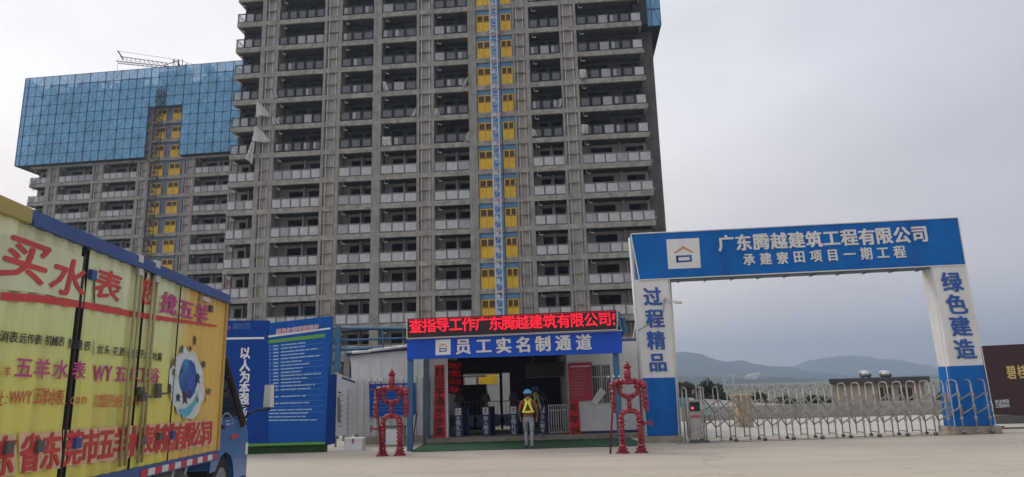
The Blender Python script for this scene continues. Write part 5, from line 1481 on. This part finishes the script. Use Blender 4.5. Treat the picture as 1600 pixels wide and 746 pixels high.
g = MB(); g.box(BL_, .02, -.02, .10, BH-.14, BH-.003); g.build('side_sill', M['tblued'], tr)
g = MB(); g.box(BL_, .0, .5, .7, BH-.36, BH-.15); g.box(BL_, .8, 1.5, 1.7, BH-.36, BH-.15); g.build('chassis_rail', M['steeld'], tr)
for i in range(14):
    g = MB(); x = tl(216, 740).x+i*.20
    if x > -.1: break
    g.box(x, x+.19, -.03, -.021, BH-.12, BH-.04); g.build('reflective_strip', M['notice'] if i % 2 == 0 else M['white'], tr)
# door gap, seams and lock rods
def vseam(px, pytop, w, m, name, y0=-.012, y1=.03, z0=None, z1=None):
    x = tl(px, pytop).x; g = MB(); g.box(x-w/2, x+w/2, y0, y1, z0 if z0 is not None else BH, z1 if z1 is not None else TOP-.14); return g.build(name, M[m] if isinstance(m, str) else m, tr)
vseam(133, 390, .04, 'black', 'door_gap'); vseam(138.5, 392, .012, 'black', 'door_seam'); vseam(282, 450, .012, 'black', 'door_seam'); vseam(227, 440, .01, 'black', 'door_seam')
tanm = mat('lock_rod_tan', (.42, .36, .17), .5, .15, 3, dirt=.3)
for px, py in ((212, 410), (219, 412), (237, 420), (243, 421)):
    x = tl(px, py).x; g = MB(); g.tube((x, -.035, BH+.05), (x, -.035, TOP-.16), .016, 8); g.build('lock_rod', tanm, tr)
for px, py in ((213, 405), (213, 425), (240, 414), (240, 437), (217, 690), (245, 683), (215, 612), (242, 606)):
    l = tl(px, py); g = MB(); g.box(l.x-.05, l.x+.07, -.055, -.015, l.z-.04, l.z+.05); g.build('rod_keeper', M['pipe'] if py < 600 else M['steeld'], tr)
for px, py, s_ in ((216, 621, 1), (241, 616, 1)):
    l = tl(px, py); g = MB(); g.tube((l.x-.04, -.06, l.z), (l.x+.26, -.06, l.z+.01), .014, 6); g.box(l.x-.05, l.x+.05, -.07, -.02, l.z-.05, l.z+.06); g.build('lock_handle', M['steeld'], tr)
for px, py, m_ in ((141, 430, 'tblued'), (116, 693, 'tblued'), (8, 700, 'steeld'), (57, 698, 'steeld'), (267, 680, 'tblued'), (327, 483, 'steeld')):
    l = tl(px, py); g = MB(); g.box(l.x-.05, l.x+.05, -.045, -.005, l.z-.05, l.z+.05); g.build('door_hinge', M[m_], tr)
l = tl(318, 469); g = MB(); g.box(l.x-.16, l.x+.12, -.06, -.01, l.z-.03, l.z+.03); g.build('marker_lamp', M['pipe'], tr)
# print on the side
BP = LB+Nt*.004
def TP(): return PX(LB, hd, Zt)
redp = mat('print_red', (.58, .05, .05), .5, .12, 3, dirt=.15); magp = mat('print_magenta', (.52, .07, .22), .5, .1, 3, dirt=.1); blk = mat('print_black', (.03, .03, .03), .5)
redo = mat('print_orange_red', (.62, .12, .05), .5, .1, 3); pinkp = mat('print_pink_halo', (.74, .48, .28), .5, .1, 3); greyp = mat('print_grey_halo', (.66, .68, .44), .5, .14, 1.5)
def blob(T, x, y, w, h, off, n=14, wob=.12, seed=1):
    rnd = random.Random(seed); T.poly([(x+w/2*math.cos(-2*math.pi*i/n)*(1+rnd.uniform(-wob, wob)), y+h/2*math.sin(-2*math.pi*i/n)*(1+rnd.uniform(-wob, wob))) for i in range(n)], off)
big = [('买', 40, 408, 72, 66), ('水', 108, 434, 54, 56), ('表', 168, 446, 42, 44)]
T = TP(); 
T.poly([(-8, 366), (-8, 452), (60, 458), (131, 472), (131, 402), (70, 378)], .006)
T.done('letter_halo', greyp, tr)
T = TP(); T.poly([(148, 418), (148, 474), (192, 482), (192, 428)], .006); T.done('letter_halo', greyp, tr)
T = TP()
for c, x, y, w, h in big: T.ch(c, x, y, w, h, off=.012, bold=.024, slant=.12)
T.done('lettering', redp, tr); T = TP(); T.ch('您', 229, 456, 20, 38, off=.012, bold=.02)
T.done('lettering', redp, tr)
T = TP()
for c, x, y, w, h in (('找', 263, 475, 24, 31), ('五', 290, 484, 23, 28), ('羊', 314, 490, 21, 28)): T.ch(c, x, y, w, h, off=.012, bold=.04, slant=.1)
T.done('lettering', magp, tr); T = TP()
T.line('五羊水表', (36, 575), (122, 579), 27, 31, 21, 27, off=.012, bold=.02)
T.done('lettering', magp, tr); T = TP()
T.line('五羊卫浴', (187, 585), (240, 587), 17, 24, 15, 22, off=.012, bold=.02)
T.ch('W', 153, 583, 15, 30, off=.012, bold=.03); T.ch('Y', 168, 583, 15, 30, off=.012, bold=.03)
T.done('lettering', magp, tr)
T = TP()
T.line('消表', (4, 526), (19, 527), 14, 17, off=.012)
T.done('lettering', blk, tr); T = TP()
T.line('远传表', (34, 529), (58, 531), 11, 15, off=.012)
T.done('lettering', blk, tr); T = TP()
T.line('机械表', (74, 532), (94, 534), 10, 15, off=.012)
T.done('lettering', blk, tr); T = TP()
T.line('热量表', (110, 537), (135, 541), 9.5, 15, off=.012)
T.done('lettering', blk, tr); T = TP()
T.line('龙头', (155, 546), (166, 547), 9, 14, off=.012)
T.done('lettering', blk, tr); T = TP()
T.line('花洒', (179, 549), (189, 550), 8, 13, off=.012)
T.done('lettering', blk, tr); T = TP()
T.line('软管', (202, 552), (210, 553), 7, 13, off=.012)
T.done('lettering', blk, tr); T = TP()
T.line('下水', (220, 554), (228, 555), 7, 13, off=.012)
T.done('lettering', blk, tr); T = TP()
T.line('地漏', (240, 557), (248, 558), 7, 12, off=.012)
T.done('lettering', blk, tr); T = TP()
T.poly([(144.5, 532), (144.5, 556), (145.5, 556), (145.5, 532)], .012)
T.done('divider', blk, tr)
T = TP()
T.ch('羊', 9, 581, 11, 16, off=.012)
T.done('lettering', redo, tr); T = TP()
T.line('址:WWY', (-4, 622), (44, 620), 13, 24, 12, 25, off=.012, bold=.02)
T.done('lettering', redo, tr); T = TP()
T.line('五羊水表', (58, 619), (92, 621), 14, 26, 12, 24, off=.012, bold=.015)
T.done('lettering', redo, tr); T = TP()
T.line('.com', (101, 623), (130, 623), 12, 22, 11, 20, off=.012, bold=.015)
T.done('lettering', redo, tr); T = TP()
T.line('加盟热线', (151, 626), (185, 627), 12, 20, 11, 20, off=.012, bold=.01)
T.done('lettering', redo, tr); T = TP()
T.line('0769', (198, 627), (222, 627), 10, 19, 9, 18, off=.012, bold=.01)
T.done('lettering', redo, tr)
bx = [5, 46, 79, 113, 140, 165, 188, 208, 228, 248, 266, 281, 296, 311, 323]
co = '东省东莞市五羊水表制造有限公司'
T = TP()
for i, (c, x) in enumerate(zip(co, bx)):
    q = (x-5)/318; y = 712-q*35; w = 35-q*21; h = 58-q*22; T.poly([(x-w*.55, y-h*.56), (x-w*.55, y+h*.56), (x+w*.55, y+h*.54), (x+w*.55, y-h*.57)], .006)
T.done('letter_halo', pinkp, tr)
T = TP()
for i, (c, x) in enumerate(zip(co, bx)):
    q = (x-5)/318; T.ch(c, x, 712-q*35, 33-q*19, 58-q*23, off=.012, bold=.036)
T.done('lettering', redp, tr)
# red swoosh
T = TP(); sw = [(0, 463), (60, 467), (130, 477), (200, 490), (240, 496), (290, 503), (338, 510)]; wd_ = [13, 12, 11, 9, 8, 5, 3]
for (a, b_), w1_, w2_ in zip(zip(sw, sw[1:]), wd_, wd_[1:]): T.poly([(a[0], a[1]-w1_/2), (a[0], a[1]+w1_/2), (b_[0], b_[1]+w2_/2), (b_[0], b_[1]-w2_/2)], .009)
T.done('swoosh', redp, tr)
# splash picture
T = TP(); blob(T, 291, 600, 54, 108, .007, 30, .10, 3); T.done('splash_white', mat('splash_pale', (.62, .68, .66), .5, .15, 4), tr)
T = TP(); blob(T, 293, 592, 28, 62, .011, 24, .06, 4); T.done('splash_blue', mat('splash_blue', (.03, .10, .36), .5, .5, 2.5, tint=(.05, .40, .60)), tr)
T = TP(); T.poly([(277, 640), (285, 654), (295, 648), (305, 630), (308, 612), (301, 628), (290, 638)], .014); T.done('splash_wave', mat('splash_cyan', (.10, .42, .55), .5), tr)
figm = mat('figure_dark', (.05, .04, .07), .6, .5, 12, tint=(.25, .14, .06))
for i, (x, y, w, h) in enumerate(((271, 566, 6, 13), (283, 546, 5, 14), (303, 533, 5, 16), (296, 545, 5, 8), (317, 570, 7, 11), (264, 608, 6, 16), (308, 592, 7, 16), (288, 622, 9, 20), (277, 622, 7, 13), (296, 615, 6, 11), (270, 582, 5, 11), (325, 612, 9, 10), (319, 625, 3, 11), (307, 625, 3, 9), (283, 580, 4, 7))):
    T = TP(); T.poly([(x-w*.2, y-h*.5), (x-w*.45, y-h*.15), (x-w*.3, y+h*.1), (x-w*.5, y+h*.5), (x-w*.1, y+h*.3), (x+w*.35, y+h*.5), (x+w*.2, y+h*.05), (x+w*.55, y-h*.25), (x+w*.15, y-h*.2), (x+w*.2, y-h*.45)], .017)
    T.done('splash_figure', figm, tr)

# cab
CI = .10
cp = lambda x, y: tl(x, y, CI)
f1, f2, f3 = cp(350, 553), cp(379, 652), cp(384, 735)
g = MB(); xb = .06; zl = .62
prof = [(xb, .95), (xb, f1.z), (f1.x, f1.z), (f2.x, f2.z), (f3.x, f2.z-.35), (f3.x, .45), (f3.x-.35, .45)]
# wheel arch cut
wc = (.72, .43); 
arch = [(wc[0]+.52*math.cos(a), wc[1]+.52*math.sin(a)) for a in [math.radians(d) for d in (10, 35, 60, 90, 120, 150)]]
prof = [(xb, .68), (xb, f1.z-.05), (xb+.08, f1.z), (f1.x-.04, f1.z), (f1.x+.02, f1.z-.04), (f2.x, f2.z), (f3.x, f2.z-.30), (f3.x, .47), (1.22, .47)] + arch
0 and print('CAB', f1, f2, f3)
yA, yB = CI, 2.0
n = len(prof)
V0 = [Vector((x, yA, z)) for x, z in prof]; V1 = [Vector((x, yB, z)) for x, z in prof]
g.v += [tuple(v) for v in V0+V1]
for k in range(n):
    j = (k+1) % n; g.f.append((k, j, n+j, n+k)); g.m.append(0); g.sm.append(False)
g.f.append(tuple(range(n))); g.m.append(0); g.sm.append(False); g.f.append(tuple(n+k for k in reversed(range(n)))); g.m.append(0); g.sm.append(False)
cabo = g.build('cab', M['tblue'], tr)
bv = cabo.modifiers.new('b', 'BEVEL'); bv.width = .03; bv.segments = 2; bv.limit_method = 'ANGLE'
# side window, dark pillar, door seams, handle
g = MB(); A_, B_, C_, D_ = (xb+.25, f1.z-.12), (f1.x-.02, f1.z-.10), (f2.x-.16, f2.z+.02), (xb+.25, f2.z+.02)
P4 = [Vector((x, yA-.006, z)) for x, z in (A_, B_, C_, D_)]; g.quad(P4[3], P4[2], P4[1], P4[0]); g.build('side_window', M['truckglass'], tr)
g = MB(); q0, q1 = Vector((f1.x+.0, yA-.008, f1.z-.06)), Vector((f2.x-.02, yA-.008, f2.z-.12)); g.tube(q0, q1, .055, 8, r2=.075); g.build('windscreen_pillar', M['black'], tr)
g = MB(); W_ = [Vector((f1.x+.035, yA+.08, f1.z-.08)), Vector((f1.x+.035, yB-.08, f1.z-.08)), Vector((f2.x+.012, yB-.08, f2.z+.06)), Vector((f2.x+.012, yA+.08, f2.z+.06))]; g.quad(*W_); g.build('windscreen', M['truckglass'], tr)
g = MB(); g.box(xb+.18, xb+.195, yA-.004, yA+.01, .98, f1.z-.1); g.box(xb+.2, f2.x-.1, yA-.003, yA+.01, f2.z-.02, f2.z-.005); g.build('door_seam', M['black'], tr)
g = MB(); l = cp(352, 600); 
g.path([Vector((l.x-.05, yA-.02, l.z+.12)), Vector((l.x+.02, yA-.06, l.z+.1)), Vector((l.x+.03, yA-.06, l.z-.1)), Vector((l.x-.05, yA-.02, l.z-.12))], .015, 6); g.build('grab_handle', M['black'], tr)
l = cp(345, 668); g = MB(); g.box(l.x-.03, l.x+.12, yA-.03, yA-.004, l.z-.03, l.z+.03); g.build('door_handle', M['black'], tr)
l = cp(366, 682); g = MB(); g.box(l.x-.22, l.x+.18, yA-.012, yA-.004, l.z-.035, l.z+.035); g.build('side_badge', M['notice'], tr)
T = TP(); T.P = LB-Nt*CI; T.t.O = T.P; T.n = Nt
for i in range(9):
    a = math.pi*(1-.05-i*.9/8); x, y = 354+9*math.cos(a), 664-18*math.sin(a); T.poly([(x-.8, y-1.6), (x-.8, y+1.6), (x+.8, y+1.6), (x+.8, y-1.6)], .008)
T.poly([(351, 657), (351, 659.5), (358, 658.5), (358, 656)], .008); T.poly([(352, 662), (352, 665), (359, 664), (359, 661)], .008)
T.done('door_crest', mat('crest_pale', (.35, .45, .60), .5), tr)
g = MB(); g.box(f3.x-.05, f3.x+.10, yA+.02, yB-.02, .38, .72); g.build('bumper', M['tblued'], tr)
g = MB(); g.box(f3.x-.10, f3.x+.025, yA-.01, yA+.16, .80, 1.0); g.build('headlight', M['wpanel'], tr)
def wheel(x, y):
    g = MB(); g.tube((x, y, wc[1]), (x, y+.24, wc[1]), .42, 28); w_ = g.build('tyre', M['tyre'], tr)
    g = MB(); g.tube((x, y-.01, wc[1]), (x, y+.02, wc[1]), .25, 20); g.tube((x, y-.03, wc[1]), (x, y, wc[1]), .09, 12); g.build('rim', M['gframe'], w_)
for x, y in ((wc[0], .16), (wc[0], 1.75), (-4.4, .1), (-4.4, .36), (-4.4, 1.6), (-4.4, 1.9)): wheel(x, y)
g = MB(); g.box(wc[0]-.5, wc[0]+.5, .20, 1.9, wc[1]+.1, .98); g.build('wheel_well', M['black'], tr)
for px in (283, 302):
    l = tl(px, 735); g = MB(); g.bar((l.x, .1, BH-.15), (l.x-.1, .15, .35), .035); g.build('guard_strut', M['pipe'], tr)
g = MB(); g.box(-3.4, -.9, .08, .12, .45, .55); g.box(-3.4, -.9, .08, .12, .68, .74); g.build('side_guard', M['steeld'], tr)
g = MB(); g.tube((-1.0, .35, .75), (-2.0, .35, .75), .25, 16); g.build('fuel_tank', M['steeld'], tr)
# mirror on its arm
ml = MT.inverted() @ at(420, 619, 12.4)
g = MB(); a0 = Vector((f2.x-.05, yA, f2.z-.08))
lo = MT.inverted() @ at(421, 640, 12.35); mi = MT.inverted() @ at(402, 641, 12.3)
g.path([a0, a0.lerp(mi, .5)+Vector((0, 0, .05)), mi, lo, ml+Vector((0, 0, -.1))], .018, 8)
g.path([Vector((f2.x-.15, yA, f2.z+.15)), mi+Vector((-.1, .1, .08))], .016, 8); ar = g.build('mirror_arm', M['black'], tr)
g = MB(); pts = [(-.10, 0), (-.07, -.06), (.07, -.06), (.10, 0), (.07, .05), (-.07, .05)]
RM_ = Matrix.Translation(ml) @ Matrix.Rotation(R(68), 4, 'Z')
g.prism(pts, -.19, .19, 0, M4=RM_, top=.88); mrr = g.build('mirror_housing', M['wpanel'], tr)
g = MB(); g.box(-.075, .005, -.064, -.060, -.16, .16, M4=RM_); g.build('mirror_glass', M['truckglass'], mrr)

# loose grit and small stones on the yard
g = MB(); rnd = random.Random(31)
for k in range(420):
    x, y = rnd.uniform(-7, 17), rnd.uniform(6, 24.5)**1.0; e = rnd.uniform(.004, .015); x += rnd.gauss(0, .3)
    g.prism([(x+e*math.cos(a)*rnd.uniform(.7, 1.2), y+e*math.sin(a)*rnd.uniform(.7, 1.2)) for a in (0, 1.3, 2.5, 3.8, 5.1)], .001, e*.8, top=.55)
tag(g.build('grit', mat('grit_stone', (.36, .32, .27), .95, .3, 6), kind='stuff'), 'loose grit on the yard', 'grit')

# ================================================================== HAZE
hz = bpy.data.materials.new('haze_air'); hz.use_nodes = True; t = hz.node_tree; t.nodes.clear()
o_ = t.nodes.new('ShaderNodeOutputMaterial'); pv = t.nodes.new('ShaderNodeVolumePrincipled')
pv.inputs['Color'].default_value = (.62, .79, 1, 1); pv.inputs['Density'].default_value = .00060; pv.inputs['Anisotropy'].default_value = .2
t.links.new(pv.outputs[0], o_.inputs['Volume'])
g = MB(); g.box(-3600, 3600, -420, 3600, -5.2, 190); g.build('haze', hz, kind='stuff')
